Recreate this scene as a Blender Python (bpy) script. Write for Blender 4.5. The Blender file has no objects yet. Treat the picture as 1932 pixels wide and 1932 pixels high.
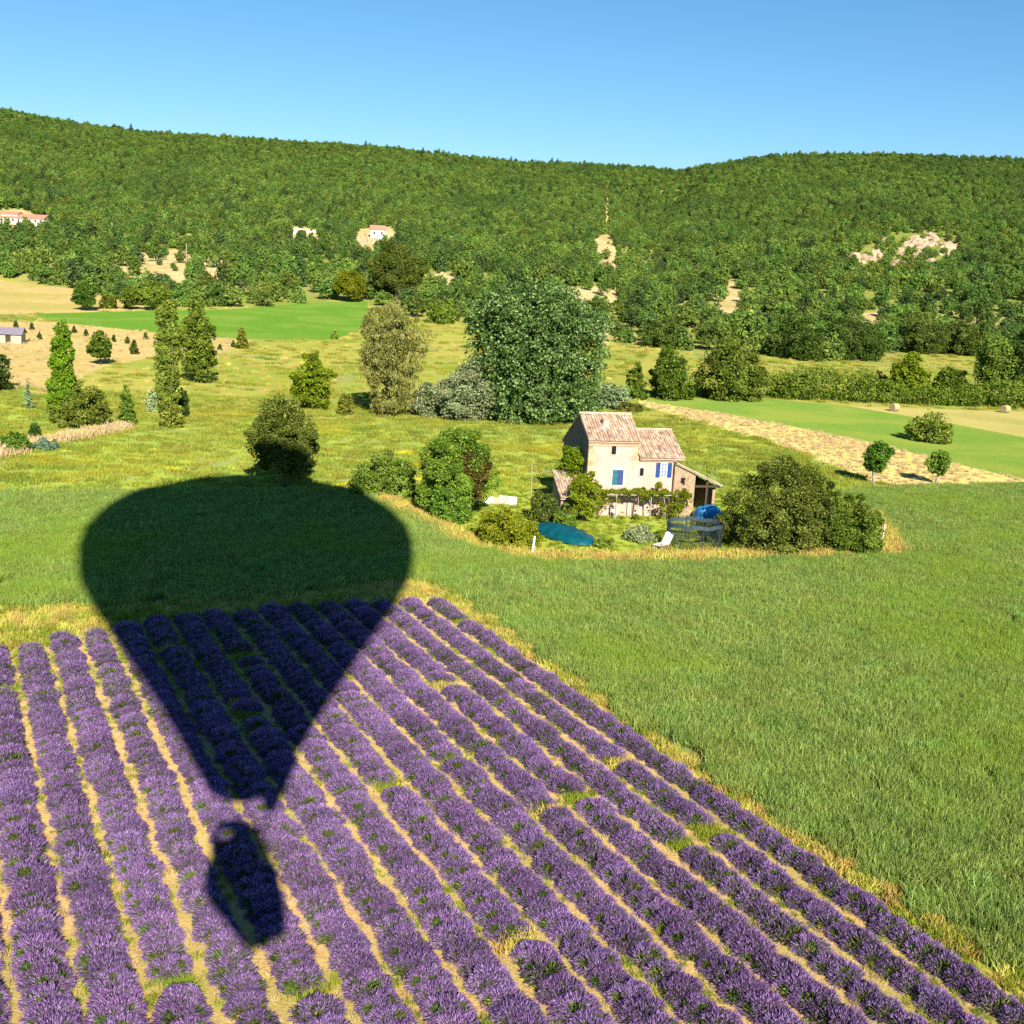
import bpy, math, random
import numpy as np
from mathutils import Vector, Matrix
from mathutils.geometry import delaunay_2d_cdt

rng = np.random.default_rng(11)
random.seed(11)
scene = bpy.context.scene
COL = scene.collection

# ------------------------------------------------------------------ camera
F, YH, ROLL, CAM_H = 2100.0, 518.58, 0.0530, 20.0      # focal length etc. for a 1932 px wide frame
TH = math.atan((966 - YH) / F)
ct, st, cr, sr = math.cos(TH), math.sin(TH), math.cos(ROLL), math.sin(ROLL)


def level(u2, v2):
    return Vector((u2, ct + v2 * st, -st + v2 * ct))


cam_d = bpy.data.cameras.new('camera')
cam = bpy.data.objects.new('camera', cam_d)
COL.objects.link(cam)
fwd = Vector((0, ct, -st))
right = level(cr, sr) - fwd
up = level(-sr, cr) - fwd
M = Matrix((right, up, -fwd)).transposed().to_4x4()
M.translation = Vector((0, 0, CAM_H))
cam.matrix_world = M
cam_d.sensor_width = 36.0
cam_d.lens = 36.0 * F / 1932.0
cam_d.clip_start = 0.5
cam_d.clip_end = 6000.0
scene.camera = cam

# ------------------------------------------------------------------ light
SHADOW_DIR = Vector((-0.20714, 0.83469, -0.51028))      # direction sunlight travels
SUN_EL = math.asin(0.51028)
SUN_AZ = math.atan2(0.20714, -0.83469)                  # azimuth of the sun from +Y towards +X
sun_d = bpy.data.lights.new('sun', 'SUN')
sun_d.energy = 5.0
sun_d.angle = math.radians(0.5)
sun_d.color = (1.0, 0.92, 0.78)
sun = bpy.data.objects.new('sun', sun_d)
COL.objects.link(sun)
sun.location = (20, -80, 60)
sun.rotation_euler = SHADOW_DIR.to_track_quat('-Z', 'Y').to_euler()

world = bpy.data.worlds.new('World')
scene.world = world
world.use_nodes = True
wn = world.node_tree
wn.nodes.clear()
sky = wn.nodes.new('ShaderNodeTexSky')
sky.sky_type = 'NISHITA'
sky.sun_disc = False
sky.sun_elevation = SUN_EL
sky.sun_rotation = SUN_AZ
sky.air_density = 1.0
sky.dust_density = 0.0
sky.ozone_density = 6.0
bg = wn.nodes.new('ShaderNodeBackground')
bg.inputs['Strength'].default_value = 0.076
wo = wn.nodes.new('ShaderNodeOutputWorld')
hsv = wn.nodes.new('ShaderNodeHueSaturation')           # clear summer blue over the whole dome
hsv.inputs['Saturation'].default_value = 1.12
hsv.inputs['Hue'].default_value = 0.492
hsv.inputs['Value'].default_value = 1.0
wn.links.new(sky.outputs[0], hsv.inputs['Color'])
wn.links.new(hsv.outputs[0], bg.inputs[0])
wn.links.new(bg.outputs[0], wo.inputs[0])

vs = scene.view_settings
vs.view_transform = 'Standard'
vs.look = 'None'
vs.exposure = 0.75
vs.gamma = 1.0
vs.use_curve_mapping = False
cy = scene.cycles
cy.max_bounces = 4
cy.diffuse_bounces = 2
cy.glossy_bounces = 2
cy.transmission_bounces = 4
cy.use_denoising = False
scene.render.filter_size = 1.1


# ------------------------------------------------------------------ terrain height
SKYLINE = [(-900, 130), (-400, 150), (0, 202), (150, 228), (250, 240), (500, 258), (700, 270), (950, 297), (1130, 303),
           (1235, 312), (1300, 300), (1400, 285), (1600, 284), (1932, 296), (2400, 300), (3000, 300)]
SKX = np.array([a for a, b in SKYLINE], float)
SKZ = np.array([7.5 + 1060 * ((YH + (a - 966) * 0.0531 - b) / F) for a, b in SKYLINE])


def hfun(x, y):
    x = np.asarray(x, float)
    y = np.asarray(y, float)
    base = 0.00013 * np.clip(y - 150, 0, 250) ** 2
    px = 966 + F * x / np.maximum(y, 60)
    zr = np.interp(px, SKX, SKZ)
    t = np.clip((y - 400) / 660, 0, 2)
    p = np.where(t < 1, 0.58 * t + 0.42 * t ** 2.4, 1 - 0.9 * (t - 1))
    hill = (zr - 8.1) * p
    w = np.clip(t * (1 - t) * 4, 0, 1)
    hill = hill + w * (2.6 * np.sin(x / 37 + y / 61) + 2.2 * np.sin(x / 19 - y / 43 + 1.3) + 1.5 * np.sin(y / 27 + x / 80))
    hill = hill - w * 11 * np.exp(-((px - 1190) / 55) ** 2) * (t > 0)
    und = 0.25 * np.sin(x / 41 + 0.4) * np.sin(y / 53) * np.clip((y - 120) / 60, 0, 1)
    return base + hill + und


def ray(px, py):
    u, v = (px - 966) / F, -(py - 966) / F
    return level(u * cr - v * sr, u * sr + v * cr).normalized()


def spot(px, py):
    """The point of the ground that the photograph shows at (px, py)."""
    d = ray(px, py)
    lo, t = 5.0, 5.0
    while t < 3000:
        q = d * t
        if q.z + CAM_H < float(hfun(q.x, q.y)):
            break
        lo = t
        t *= 1.01
    hi = t
    for _ in range(24):
        m = (lo + hi) / 2
        q = d * m
        if q.z + CAM_H < float(hfun(q.x, q.y)):
            hi = m
        else:
            lo = m
    q = d * hi
    return Vector((q.x, q.y, float(hfun(q.x, q.y))))


def ppm(p):
    """pixels (of 1932) per metre at a point"""
    return F / (Vector(p) - Vector((0, 0, CAM_H))).dot(fwd)


# ------------------------------------------------------------------ mesh helpers
def np_mesh(name, verts, faces_n, mats, tint=None, midx=None, smooth=False):
    """faces_n: array (n,3) or (n,4), or a list of index lists"""
    me = bpy.data.meshes.new(name)
    verts = np.asarray(verts, np.float32)
    me.vertices.add(len(verts))
    me.vertices.foreach_set('co', verts.ravel())
    if len(faces_n):
        if isinstance(faces_n, np.ndarray):
            k = faces_n.shape[1]
            nf = len(faces_n)
            loops = faces_n.astype(np.int32).ravel()
            starts = np.arange(nf, dtype=np.int32) * k
        else:
            nf = len(faces_n)
            lens = np.array([len(f) for f in faces_n])
            loops = np.concatenate([np.asarray(f, np.int32) for f in faces_n])
            starts = np.concatenate([[0], np.cumsum(lens)[:-1]]).astype(np.int32)
        me.loops.add(len(loops))
        me.loops.foreach_set('vertex_index', loops)
        me.polygons.add(nf)
        me.polygons.foreach_set('loop_start', starts)
        if midx is not None:
            me.polygons.foreach_set('material_index', np.asarray(midx, np.int32))
        me.polygons.foreach_set('use_smooth', np.full(nf, smooth, bool))
    for m in (mats if isinstance(mats, (list, tuple)) else [mats]):
        me.materials.append(m)
    if tint is not None:
        a = me.attributes.new('tint', 'FLOAT', 'POINT')
        a.data.foreach_set('value', np.asarray(tint, np.float32))
    me.update(calc_edges=True)
    me.validate()
    return me


class MB:
    """collects boxes, prisms and tubes into one mesh"""

    def __init__(s):
        s.v, s.f, s.t, s.m = [], [], [], []

    def add(s, verts, faces, tint=0.5, m=0):
        o = len(s.v)
        s.v += [tuple(v) for v in verts]
        s.t += [tint] * len(verts)
        for f in faces:
            s.f.append([i + o for i in f])
            s.m.append(m)
        return s

    def box(s, x0, x1, y0, y1, z0, z1, tint=0.5, m=0, mat=None):
        vs_ = [Vector(c) for c in ((x0, y0, z0), (x1, y0, z0), (x1, y1, z0), (x0, y1, z0), (x0, y0, z1), (x1, y0, z1), (x1, y1, z1), (x0, y1, z1))]
        if mat is not None:
            vs_ = [mat @ q for q in vs_]
        return s.add(vs_, [(3, 2, 1, 0), (4, 5, 6, 7), (0, 1, 5, 4), (1, 2, 6, 5), (2, 3, 7, 6), (3, 0, 4, 7)], tint, m)

    def prism(s, poly, axis, a, b, tint=0.5, m=0):
        """poly: 2D points (counter-clockwise), extruded along axis 'x' or 'y' or 'z' from a to b"""
        n = len(poly)

        def put(p, c):
            return {'x': (c, p[0], p[1]), 'y': (p[0], c, p[1]), 'z': (p[0], p[1], c)}[axis]
        vs_ = [put(p, a) for p in poly] + [put(p, b) for p in poly]
        fs = [tuple(range(n))[::-1], tuple(range(n, 2 * n))] + [(i, (i + 1) % n, n + (i + 1) % n, n + i) for i in range(n)]
        return s.add(vs_, fs, tint, m)

    def tube(s, pts, radii, n=6, tint=0.5, m=0, cap=True):
        pts = [Vector(p) for p in pts]
        rings = []
        for i, p in enumerate(pts):
            d = (pts[min(i + 1, len(pts) - 1)] - pts[max(i - 1, 0)]).normalized()
            a = d.cross(Vector((0.3, 0.9, 0.1))).normalized()
            b = d.cross(a)
            rings.append([p + (a * math.cos(2 * math.pi * k / n) + b * math.sin(2 * math.pi * k / n)) * radii[i] for k in range(n)])
        vs_ = [q for r in rings for q in r]
        fs = []
        for i in range(len(pts) - 1):
            for k in range(n):
                fs.append((i * n + k, i * n + (k + 1) % n, (i + 1) * n + (k + 1) % n, (i + 1) * n + k))
        if cap:
            fs.append(tuple(range(n))[::-1])
            fs.append(tuple(range((len(pts) - 1) * n, len(pts) * n)))
        return s.add(vs_, fs, tint, m)

    def mesh(s, name, mats, smooth=False):
        return np_mesh(name, s.v, s.f, mats, s.t, s.m, smooth)

    def build(s, name, mats, parent=None, smooth=False):
        return link(name, s.mesh(name, mats, smooth), parent)


def link(name, me, parent=None):
    o = bpy.data.objects.new(name, me)
    COL.objects.link(o)
    if parent is not None:
        o.parent = parent
    return o


def tag(o, label=None, cat=None, group=None, kind=None):
    for k, v in (('label', label), ('category', cat), ('group', group), ('kind', kind)):
        if v:
            o[k] = v
    return o


def thing(name, label, cat, loc=(0, 0, 0), rz=0.0, group=None):
    o = bpy.data.objects.new(name, None)
    o.empty_display_size = 0.5
    COL.objects.link(o)
    o.location = loc
    o.rotation_euler = (0, 0, rz)
    return tag(o, label, cat, group)


# ------------------------------------------------------------------ materials
def new_mat(name):
    m = bpy.data.materials.new(name)
    m.use_nodes = True
    nt = m.node_tree
    nt.nodes.clear()
    out = nt.nodes.new('ShaderNodeOutputMaterial')
    return m, nt, out


def N(nt, kind, **kw):
    n = nt.nodes.new(kind)
    for k, v in kw.items():
        if k in n.inputs:
            n.inputs[k].default_value = v
        else:
            setattr(n, k, v)
    return n


def ramp(nt, src, stops, interp='LINEAR'):
    r = nt.nodes.new('ShaderNodeValToRGB')
    r.color_ramp.interpolation = interp
    el = r.color_ramp.elements
    el[0].position, el[0].color = stops[0][0], (*stops[0][1], 1)
    el[1].position, el[1].color = stops[-1][0], (*stops[-1][1], 1)
    for p, c in stops[1:-1]:
        e = el.new(p)
        e.color = (*c, 1)
    nt.links.new(src, r.inputs[0])
    return r.outputs[0]


def mixc(nt, fac, a, b, mode='MIX'):
    n = nt.nodes.new('ShaderNodeMix')
    n.data_type = 'RGBA'
    n.blend_type = mode
    for idx, v in ((0, fac), (6, a), (7, b)):
        if isinstance(v, (int, float)):
            n.inputs[idx].default_value = v
        elif isinstance(v, tuple):
            n.inputs[idx].default_value = (*v, 1)
        else:
            nt.links.new(v, n.inputs[idx])
    return n.outputs[2]


def noise(nt, scale, detail=3.0, rough=0.55, vec=None, dist=0.0):
    if vec is None:
        g = nt.nodes.new('ShaderNodeNewGeometry')
        vec = g.outputs['Position']
    n = N(nt, 'ShaderNodeTexNoise', Scale=scale, Detail=detail, Roughness=rough, Distortion=dist)
    nt.links.new(vec, n.inputs['Vector'])
    return n.outputs[0]


def ground_mat(name, base, alt, patch, fine=6.0, mid=0.5, big=0.05, patch_amt=0.5, speck=None, bump=0.3, stretch=None):
    """soil or turf: two colours mixed finely, a third in broad patches, optional specks"""
    m, nt, out = new_mat(name)
    vec = None
    if stretch:
        g = nt.nodes.new('ShaderNodeNewGeometry')
        mp = nt.nodes.new('ShaderNodeMapping')
        mp.inputs['Rotation'].default_value = (0, 0, stretch[0])
        mp.inputs['Scale'].default_value = (1, stretch[1], 1)
        nt.links.new(g.outputs['Position'], mp.inputs[0])
        vec = mp.outputs[0]
    nf = noise(nt, fine, 5, 0.7, vec)
    nm = noise(nt, mid, 4, 0.6, vec)
    nb = noise(nt, big, 4, 0.6, None, 0.6)
    c = ramp(nt, nf, [(0.32, base), (0.68, alt)])
    f2 = ramp(nt, nm, [(0.42, (0, 0, 0)), (0.62, (1, 1, 1))])
    c = mixc(nt, f2, c, mixc(nt, 0.6, c, alt))
    f3 = ramp(nt, nb, [(0.45, (0, 0, 0)), (0.6, (patch_amt,) * 3)])
    c = mixc(nt, f3, c, patch)
    if speck:
        for scale, lo, col in speck:
            ns = noise(nt, scale, 2, 0.5)
            fs = ramp(nt, ns, [(lo, (0, 0, 0)), (lo + 0.06, (1, 1, 1))])
            c = mixc(nt, fs, c, col)
    d = N(nt, 'ShaderNodeBsdfDiffuse', Roughness=0.8)
    nt.links.new(c, d.inputs[0])
    if bump:
        b = N(nt, 'ShaderNodeBump', Strength=bump, Distance=0.15)
        nt.links.new(nf, b.inputs['Height'])
        nt.links.new(b.outputs[0], d.inputs['Normal'])
    nt.links.new(d.outputs[0], out.inputs[0])
    return m


def leaf_mat(name, dark, mid_, light, trans=0.25, obj_var=0.12, patch=None, gloss=0.0, val_var=None):
    """leaves: colour by each leaf's own tint, each plant a little different"""
    m, nt, out = new_mat(name)
    at = N(nt, 'ShaderNodeAttribute', attribute_name='tint')
    c = ramp(nt, at.outputs['Fac'], [(0.0, dark), (0.5, mid_), (1.0, light)])
    oi = nt.nodes.new('ShaderNodeObjectInfo')
    hs = nt.nodes.new('ShaderNodeHueSaturation')
    mh = N(nt, 'ShaderNodeMapRange')
    mh.inputs[3].default_value = 0.5 - obj_var * 0.25
    mh.inputs[4].default_value = 0.5 + obj_var * 0.25
    nt.links.new(oi.outputs['Random'], mh.inputs[0])
    nt.links.new(mh.outputs[0], hs.inputs['Hue'])
    mv = N(nt, 'ShaderNodeMapRange')
    vv_ = obj_var * 2 if val_var is None else val_var
    mv.inputs[3].default_value = 1 - vv_
    mv.inputs[4].default_value = 1 + vv_
    mu = N(nt, 'ShaderNodeMath', operation='FRACT')
    m7 = N(nt, 'ShaderNodeMath', operation='MULTIPLY')
    m7.inputs[1].default_value = 7.31
    nt.links.new(oi.outputs['Random'], m7.inputs[0])
    nt.links.new(m7.outputs[0], mu.inputs[0])
    nt.links.new(mu.outputs[0], mv.inputs[0])
    nt.links.new(mv.outputs[0], hs.inputs['Value'])
    nt.links.new(c, hs.inputs['Color'])
    c = hs.outputs[0]
    if patch:
        nb = noise(nt, patch[0], 3, 0.6)
        fb = ramp(nt, nb, [(patch[1], (0, 0, 0)), (patch[1] + 0.12, (patch[3],) * 3)])
        c = mixc(nt, fb, c, patch[2])
    d = N(nt, 'ShaderNodeBsdfDiffuse', Roughness=0.5)
    nt.links.new(c, d.inputs[0])
    sh = d.outputs[0]
    if trans:
        tr = nt.nodes.new('ShaderNodeBsdfTranslucent')
        nt.links.new(c, tr.inputs[0])
        mx = N(nt, 'ShaderNodeMixShader')
        mx.inputs[0].default_value = trans
        nt.links.new(sh, mx.inputs[1])
        nt.links.new(tr.outputs[0], mx.inputs[2])
        sh = mx.outputs[0]
    if gloss:
        gl = N(nt, 'ShaderNodeBsdfGlossy', Roughness=0.45)
        mx = N(nt, 'ShaderNodeMixShader')
        mx.inputs[0].default_value = gloss
        nt.links.new(sh, mx.inputs[1])
        nt.links.new(gl.outputs[0], mx.inputs[2])
        sh = mx.outputs[0]
    nt.links.new(sh, out.inputs[0])
    return m


def solid_mat(name, c0, c1, scale=4.0, rough=0.8, bump=0.2, metallic=0.0, tinted=False, spec=0.3):
    m, nt, out = new_mat(name)
    tc = nt.nodes.new('ShaderNodeTexCoord')
    n1 = noise(nt, scale, 5, 0.65, tc.outputs['Object'])
    c = ramp(nt, n1, [(0.3, c0), (0.7, c1)])
    if tinted:
        at = N(nt, 'ShaderNodeAttribute', attribute_name='tint')
        hv = nt.nodes.new('ShaderNodeHueSaturation')
        mv = N(nt, 'ShaderNodeMapRange')
        mv.inputs[3].default_value = 0.62
        mv.inputs[4].default_value = 1.38
        nt.links.new(at.outputs['Fac'], mv.inputs[0])
        nt.links.new(mv.outputs[0], hv.inputs['Value'])
        nt.links.new(c, hv.inputs['Color'])
        c = hv.outputs[0]
    p = nt.nodes.new('ShaderNodeBsdfPrincipled')
    nt.links.new(c, p.inputs['Base Color'])
    p.inputs['Roughness'].default_value = rough
    p.inputs['Metallic'].default_value = metallic
    p.inputs['Specular IOR Level'].default_value = spec
    if bump:
        b = N(nt, 'ShaderNodeBump', Strength=bump, Distance=0.05)
        nt.links.new(n1, b.inputs['Height'])
        nt.links.new(b.outputs[0], p.inputs['Normal'])
    nt.links.new(p.outputs[0], out.inputs[0])
    return m


G = {}
G['soil'] = ground_mat('lavender_soil', (0.30, 0.185, 0.07), (0.64, 0.44, 0.18), (0.30, 0.30, 0.05), fine=9, mid=1.2, big=0.22, patch_amt=0.5, speck=[(23, 0.64, (0.72, 0.60, 0.40))], bump=0.7)
G['verge'] = ground_mat('verge_turf', (0.26, 0.27, 0.035), (0.42, 0.38, 0.07), (0.46, 0.34, 0.09), fine=5, mid=0.7, big=0.13, patch_amt=0.7)
G['crop_soil'] = ground_mat('crop_soil', (0.10, 0.13, 0.03), (0.18, 0.20, 0.05), (0.14, 0.18, 0.04), fine=7)
G['lawn'] = ground_mat('lawn_turf', (0.17, 0.24, 0.02), (0.29, 0.35, 0.05), (0.33, 0.32, 0.08), fine=5, mid=0.7, big=0.3)
G['meadow'] = ground_mat('meadow_turf', (0.19, 0.26, 0.03), (0.31, 0.35, 0.055), (0.19, 0.26, 0.06), fine=2.2, mid=0.35, big=0.05, patch_amt=0.7, speck=[(0.28, 0.62, (0.46, 0.40, 0.02)), (0.12, 0.58, (0.21, 0.25, 0.08))], stretch=(0.1, 2.2))
G['olive'] = ground_mat('rear_meadow_turf', (0.20, 0.215, 0.035), (0.32, 0.29, 0.07), (0.17, 0.22, 0.035), fine=1.4, mid=0.22, big=0.03, patch_amt=0.8, speck=[(0.05, 0.60, (0.20, 0.225, 0.07))], stretch=(0.05, 2.4))
G['dry'] = ground_mat('dry_turf', (0.28, 0.205, 0.07), (0.45, 0.335, 0.14), (0.25, 0.235, 0.055), fine=1.3, mid=0.25, big=0.04, patch_amt=0.6)
G['stubble'] = ground_mat('stubble', (0.44, 0.33, 0.10), (0.60, 0.46, 0.17), (0.46, 0.40, 0.11), fine=2.5, mid=0.3, big=0.08, patch_amt=0.6)
G['green'] = ground_mat('sown_turf', (0.060, 0.145, 0.014), (0.11, 0.22, 0.026), (0.16, 0.23, 0.04), fine=1.3, mid=0.3, big=0.05, patch_amt=0.6, stretch=(0.2, 6))
G['green2'] = ground_mat('cut_turf', (0.085, 0.17, 0.02), (0.175, 0.265, 0.045), (0.22, 0.26, 0.045), fine=1.6, mid=0.4, big=0.07, patch_amt=0.7, stretch=(-0.5, 6))
G['hay'] = ground_mat('hay_turf', (0.30, 0.27, 0.07), (0.40, 0.34, 0.12), (0.22, 0.22, 0.06), fine=2, mid=0.3, big=0.05, patch_amt=0.5, stretch=(0.3, 3))
G['hill'] = ground_mat('hill_scrub_soil', (0.10, 0.14, 0.025), (0.21, 0.23, 0.05), (0.42, 0.33, 0.14), fine=0.5, mid=0.1, big=0.018, patch_amt=0.4)
G['clear'] = ground_mat('clearing_soil', (0.34, 0.25, 0.10), (0.52, 0.40, 0.21), (0.22, 0.20, 0.06), fine=0.5, mid=0.15, big=0.05, patch_amt=0.6)

BARK = solid_mat('bark', (0.10, 0.075, 0.05), (0.22, 0.17, 0.12), 9, 0.9, 0.5)
PALE_BARK = solid_mat('pale_bark', (0.38, 0.32, 0.25), (0.55, 0.48, 0.38), 9, 0.9, 0.4)
LEAF = {
    'mid': leaf_mat('leaf_mid', (0.0408, 0.0792, 0.0108), (0.132, 0.216, 0.024), (0.324, 0.432, 0.066)),
    'dark': leaf_mat('leaf_dark', (0.020, 0.042, 0.010), (0.070, 0.110, 0.020), (0.20, 0.25, 0.06)),
    'bright': leaf_mat('leaf_bright', (0.0633, 0.1035, 0.0069), (0.1898, 0.2702, 0.0161), (0.345, 0.414, 0.0345)),
    'yellow': leaf_mat('leaf_yellow', (0.05, 0.06, 0.006), (0.15, 0.155, 0.012), (0.26, 0.235, 0.03)),
    'silver': leaf_mat('leaf_silver', (0.085, 0.125, 0.045), (0.27, 0.35, 0.15), (0.54, 0.64, 0.35)),
    'poplar': leaf_mat('leaf_poplar', (0.024, 0.050, 0.012), (0.11, 0.18, 0.036), (0.36, 0.46, 0.17)),
    'olive': leaf_mat('leaf_olive', (0.0562, 0.08, 0.0112), (0.1812, 0.2375, 0.03), (0.3875, 0.4375, 0.0875)),
    'willow': leaf_mat('leaf_willow', (0.0975, 0.1365, 0.0234), (0.273, 0.3315, 0.0715), (0.546, 0.572, 0.208)),
    'rust': leaf_mat('leaf_rust', (0.040, 0.036, 0.007), (0.120, 0.112, 0.022), (0.25, 0.23, 0.055)),
    'deep': leaf_mat('leaf_deep', (0.028, 0.046, 0.008), (0.092, 0.138, 0.022), (0.25, 0.31, 0.065)),
    'teal': leaf_mat('leaf_bluish', (0.04, 0.08, 0.045), (0.13, 0.21, 0.13), (0.24, 0.33, 0.22)),
    'forest': leaf_mat('leaf_forest', (0.060, 0.110, 0.020), (0.195, 0.305, 0.056), (0.38, 0.50, 0.105), trans=0.36, obj_var=0.09, val_var=0.30, patch=(0.012, 0.5, (0.075, 0.150, 0.045), 0.4)),
    'pinewood': leaf_mat('leaf_pinewood', (0.024, 0.052, 0.018), (0.085, 0.145, 0.042), (0.19, 0.27, 0.08), obj_var=0.06, val_var=0.3),
}

# ------------------------------------------------------------------ fields: one sheet cut along the field edges
PX = dict(
    crop=[(-300, 935), (0, 932), (300, 930), (650, 927), (714, 944), (780, 976), (868, 1026), (992, 1063), (1200, 1067), (1400, 1062), (1712, 1050), (1648, 975), (1590, 930), (1700, 922), (1932, 917), (2300, 912), (2700, 1100), (2700, 2150), (2200, 1975), (1932, 1838), (1700, 1690), (1390, 1495), (1100, 1292), (930, 1168), (850, 1106), (780, 1094), (560, 1120), (400, 1134), (0, 1149), (-400, 1162)],
    garden=[(690, 934), (714, 944), (780, 976), (868, 1026), (992, 1063), (1200, 1067), (1400, 1062), (1712, 1050), (1648, 975), (1590, 930), (1400, 925), (1040, 925), (900, 925)],
    stubble=[(1205, 756), (1350, 778), (1500, 806), (1640, 834), (1790, 872), (1932, 905), (2300, 985), (2300, 912), (1932, 917), (1700, 922), (1640, 905), (1590, 885), (1450, 832), (1300, 790), (1205, 764)],
    green2=[(1205, 756), (1350, 778), (1500, 806), (1640, 834), (1790, 872), (1932, 905), (2300, 985), (2300, 900), (1932, 825), (1800, 800), (1600, 766), (1440, 752), (1330, 752)],
    hay=[(1932, 825), (1800, 800), (1600, 766), (1700, 770), (1932, 776), (2300, 790), (2300, 900)],
    green=[(60, 592), (300, 586), (420, 584), (530, 576), (610, 569), (692, 569), (700, 600), (685, 622), (630, 640), (520, 641), (410, 637), (300, 628), (180, 616), (100, 607)],
    dry=[(-500, 612), (40, 608), (100, 607), (180, 616), (300, 628), (410, 637), (480, 642), (410, 668), (300, 672), (200, 690), (100, 740), (-100, 745), (-500, 740)],
    tan=[(-500, 525), (0, 528), (140, 545), (260, 575), (290, 584), (60, 592), (-500, 595)],
    verge=[(-400, 1162), (0, 1149), (400, 1134), (560, 1120), (780, 1094), (850, 1106), (930, 1168), (1100, 1292), (1390, 1495), (1700, 1690), (1932, 1838), (2200, 1975), (2400, 2300)],
)
CLEARINGS = {
    'terrace': [(185, 500), (260, 478), (330, 470), (420, 486), (440, 512), (408, 540), (330, 542), (240, 536)],
    'ochre': [(780, 520), (850, 514), (872, 530), (860, 552), (800, 556)],
    'gully': [(1118, 455), (1148, 440), (1170, 500), (1162, 524), (1128, 520)],
    'scree': [(1332, 552), (1385, 544), (1436, 562), (1420, 592), (1370, 602)],
    'glade': [(1596, 592), (1690, 586), (1704, 612), (1610, 626)],
    'farm': [(-60, 398), (40, 396), (95, 414), (100, 440), (-60, 452)],
    'yard': [(676, 432), (740, 428), (752, 452), (738, 472), (690, 484), (668, 466)],
    'bare': [(1046, 552), (1130, 538), (1186, 552), (1150, 578), (1070, 580)],
    'outcrop': [(1590, 505), (1640, 462), (1680, 440), (1800, 440), (1815, 480), (1760, 512), (1660, 515)],
    'side': [(1120, 615), (1145, 612), (1150, 650), (1128, 650)],
    'cut': [(1141, 352), (1148, 352), (1152, 440), (1144, 440)],
    'slip': [(1366, 500), (1380, 505), (1386, 548), (1374, 545)],
    'ruin': [(545, 430), (605, 430), (600, 456), (550, 458)],
}

# lavender rows: parallel lines; c = distance across the rows, s = along them
AZ = -0.4790
RA, RS = Vector((math.cos(AZ), -math.sin(AZ), 0)), Vector((math.sin(AZ), math.cos(AZ), 0))
ROW0, ROWD = 0.0442 * CAM_H, 0.08225 * CAM_H


def gpoly(pts, step=6.0, zmax=None):
    w = [spot(*p) for p in pts]
    out = []
    for i, a in enumerate(w):
        b = w[(i + 1) % len(w)]
        n = max(1, int((b - a).length / step))
        n = min(n, 60)
        for k in range(n):
            q = a.lerp(b, k / n)
            out.append((q.x, q.y))
    return out


def in_poly(poly, x, y):
    poly = np.asarray(poly)
    x = np.asarray(x)
    y = np.asarray(y)
    inside = np.zeros(x.shape, bool)
    x0, y0 = poly[-1]
    for x1, y1 in poly:
        c = ((y1 > y) != (y0 > y)) & (x < (x0 - x1) * (y - y1) / (y0 - y1 + 1e-12) + x1)
        inside ^= c
        x0, y0 = x1, y1
    return inside


polys = {k: gpoly(v) for k, v in PX.items() if k != 'verge'}
clear_polys = {k: gpoly(v, 8) for k, v in CLEARINGS.items()}
# lavender block: top edge from the photo, right edge along the last gap, left and near sides run on out of the frame
lav_top = [spot(*p) for p in [(-330, 1290), (-120, 1250), (0, 1228), (75, 1225), (130, 1200), (200, 1196), (300, 1172), (420, 1158), (540, 1152), (640, 1143), (822, 1136)]]
c_edge = ROW0 + ROWD * 16
pe = lambda s: RA * c_edge + RS * s
lav = [(p.x, p.y) for p in lav_top] + [(pe(s).x, pe(s).y) for s in (50, 42, 34, 26, 18, 10)] + [(-30, 12)]
lav_top_s = max(p.dot(RS) for p in lav_top[-1:])
lav = [(p.x, p.y) for p in lav_top] + [(pe(s).x, pe(s).y) for s in (lav_top_s - 2, 40, 32, 24, 16, 8)] + [(-36, 8)]
_v = [spot(*p) for p in PX['verge']]
verge = [(p.x, p.y) for p in _v] + [(40, 5), (-45, 5)]
order = [('lavender_soil', lav, 'soil'), ('crop_ground', polys['crop'], 'crop_soil'), ('verge', verge, 'verge'), ('garden_lawn', polys['garden'], 'lawn'),
         ('stubble_strip', polys['stubble'], 'stubble'), ('hay_field', polys['hay'], 'hay'), ('cut_field', polys['green2'], 'green2'), ('sown_field', polys['green'], 'green'),
         ('dry_field', polys['dry'], 'dry'), ('tan_field', polys['tan'], 'dry')]
vv, ee = [], []


def add_loop(pl):
    o = len(vv)
    vv.extend(pl)
    ee.extend((o + i, o + (i + 1) % len(pl)) for i in range(len(pl)))


for nm, pl, mt in order:
    add_loop(pl)
for pl in clear_polys.values():
    add_loop(pl)
mead = [(-200, 130 if False else 60), (260, 60), (330, 150), (330, 185), (-200, 175)]
for yy in np.concatenate([np.arange(-60, 130, 10), np.arange(130, 460, 9), np.arange(460, 1120, 13), np.arange(1130, 1700, 45)]):
    half = 110 + max(yy, 0) * 0.72
    stp = 10 if yy < 460 else (13 if yy < 1120 else 45)
    for xx in np.arange(-half, half + stp, stp):
        vv.append((xx + rng.uniform(-2, 2), yy + rng.uniform(-2, 2)))
for ang in np.linspace(0, 2 * math.pi, 48, endpoint=False):
    vv.append((2600 * math.cos(ang), 800 + 2600 * math.sin(ang)))
cv, ce, cf, _, _, _ = delaunay_2d_cdt([Vector(p) for p in vv], ee, [], 0, 1e-4)
cx = np.array([p.x for p in cv])
cyv = np.array([p.y for p in cv])
tri = np.array([f for f in cf if len(f) == 3])
A2 = (cx[tri[:, 1]] - cx[tri[:, 0]]) * (cyv[tri[:, 2]] - cyv[tri[:, 0]]) - (cx[tri[:, 2]] - cx[tri[:, 0]]) * (cyv[tri[:, 1]] - cyv[tri[:, 0]])
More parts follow.
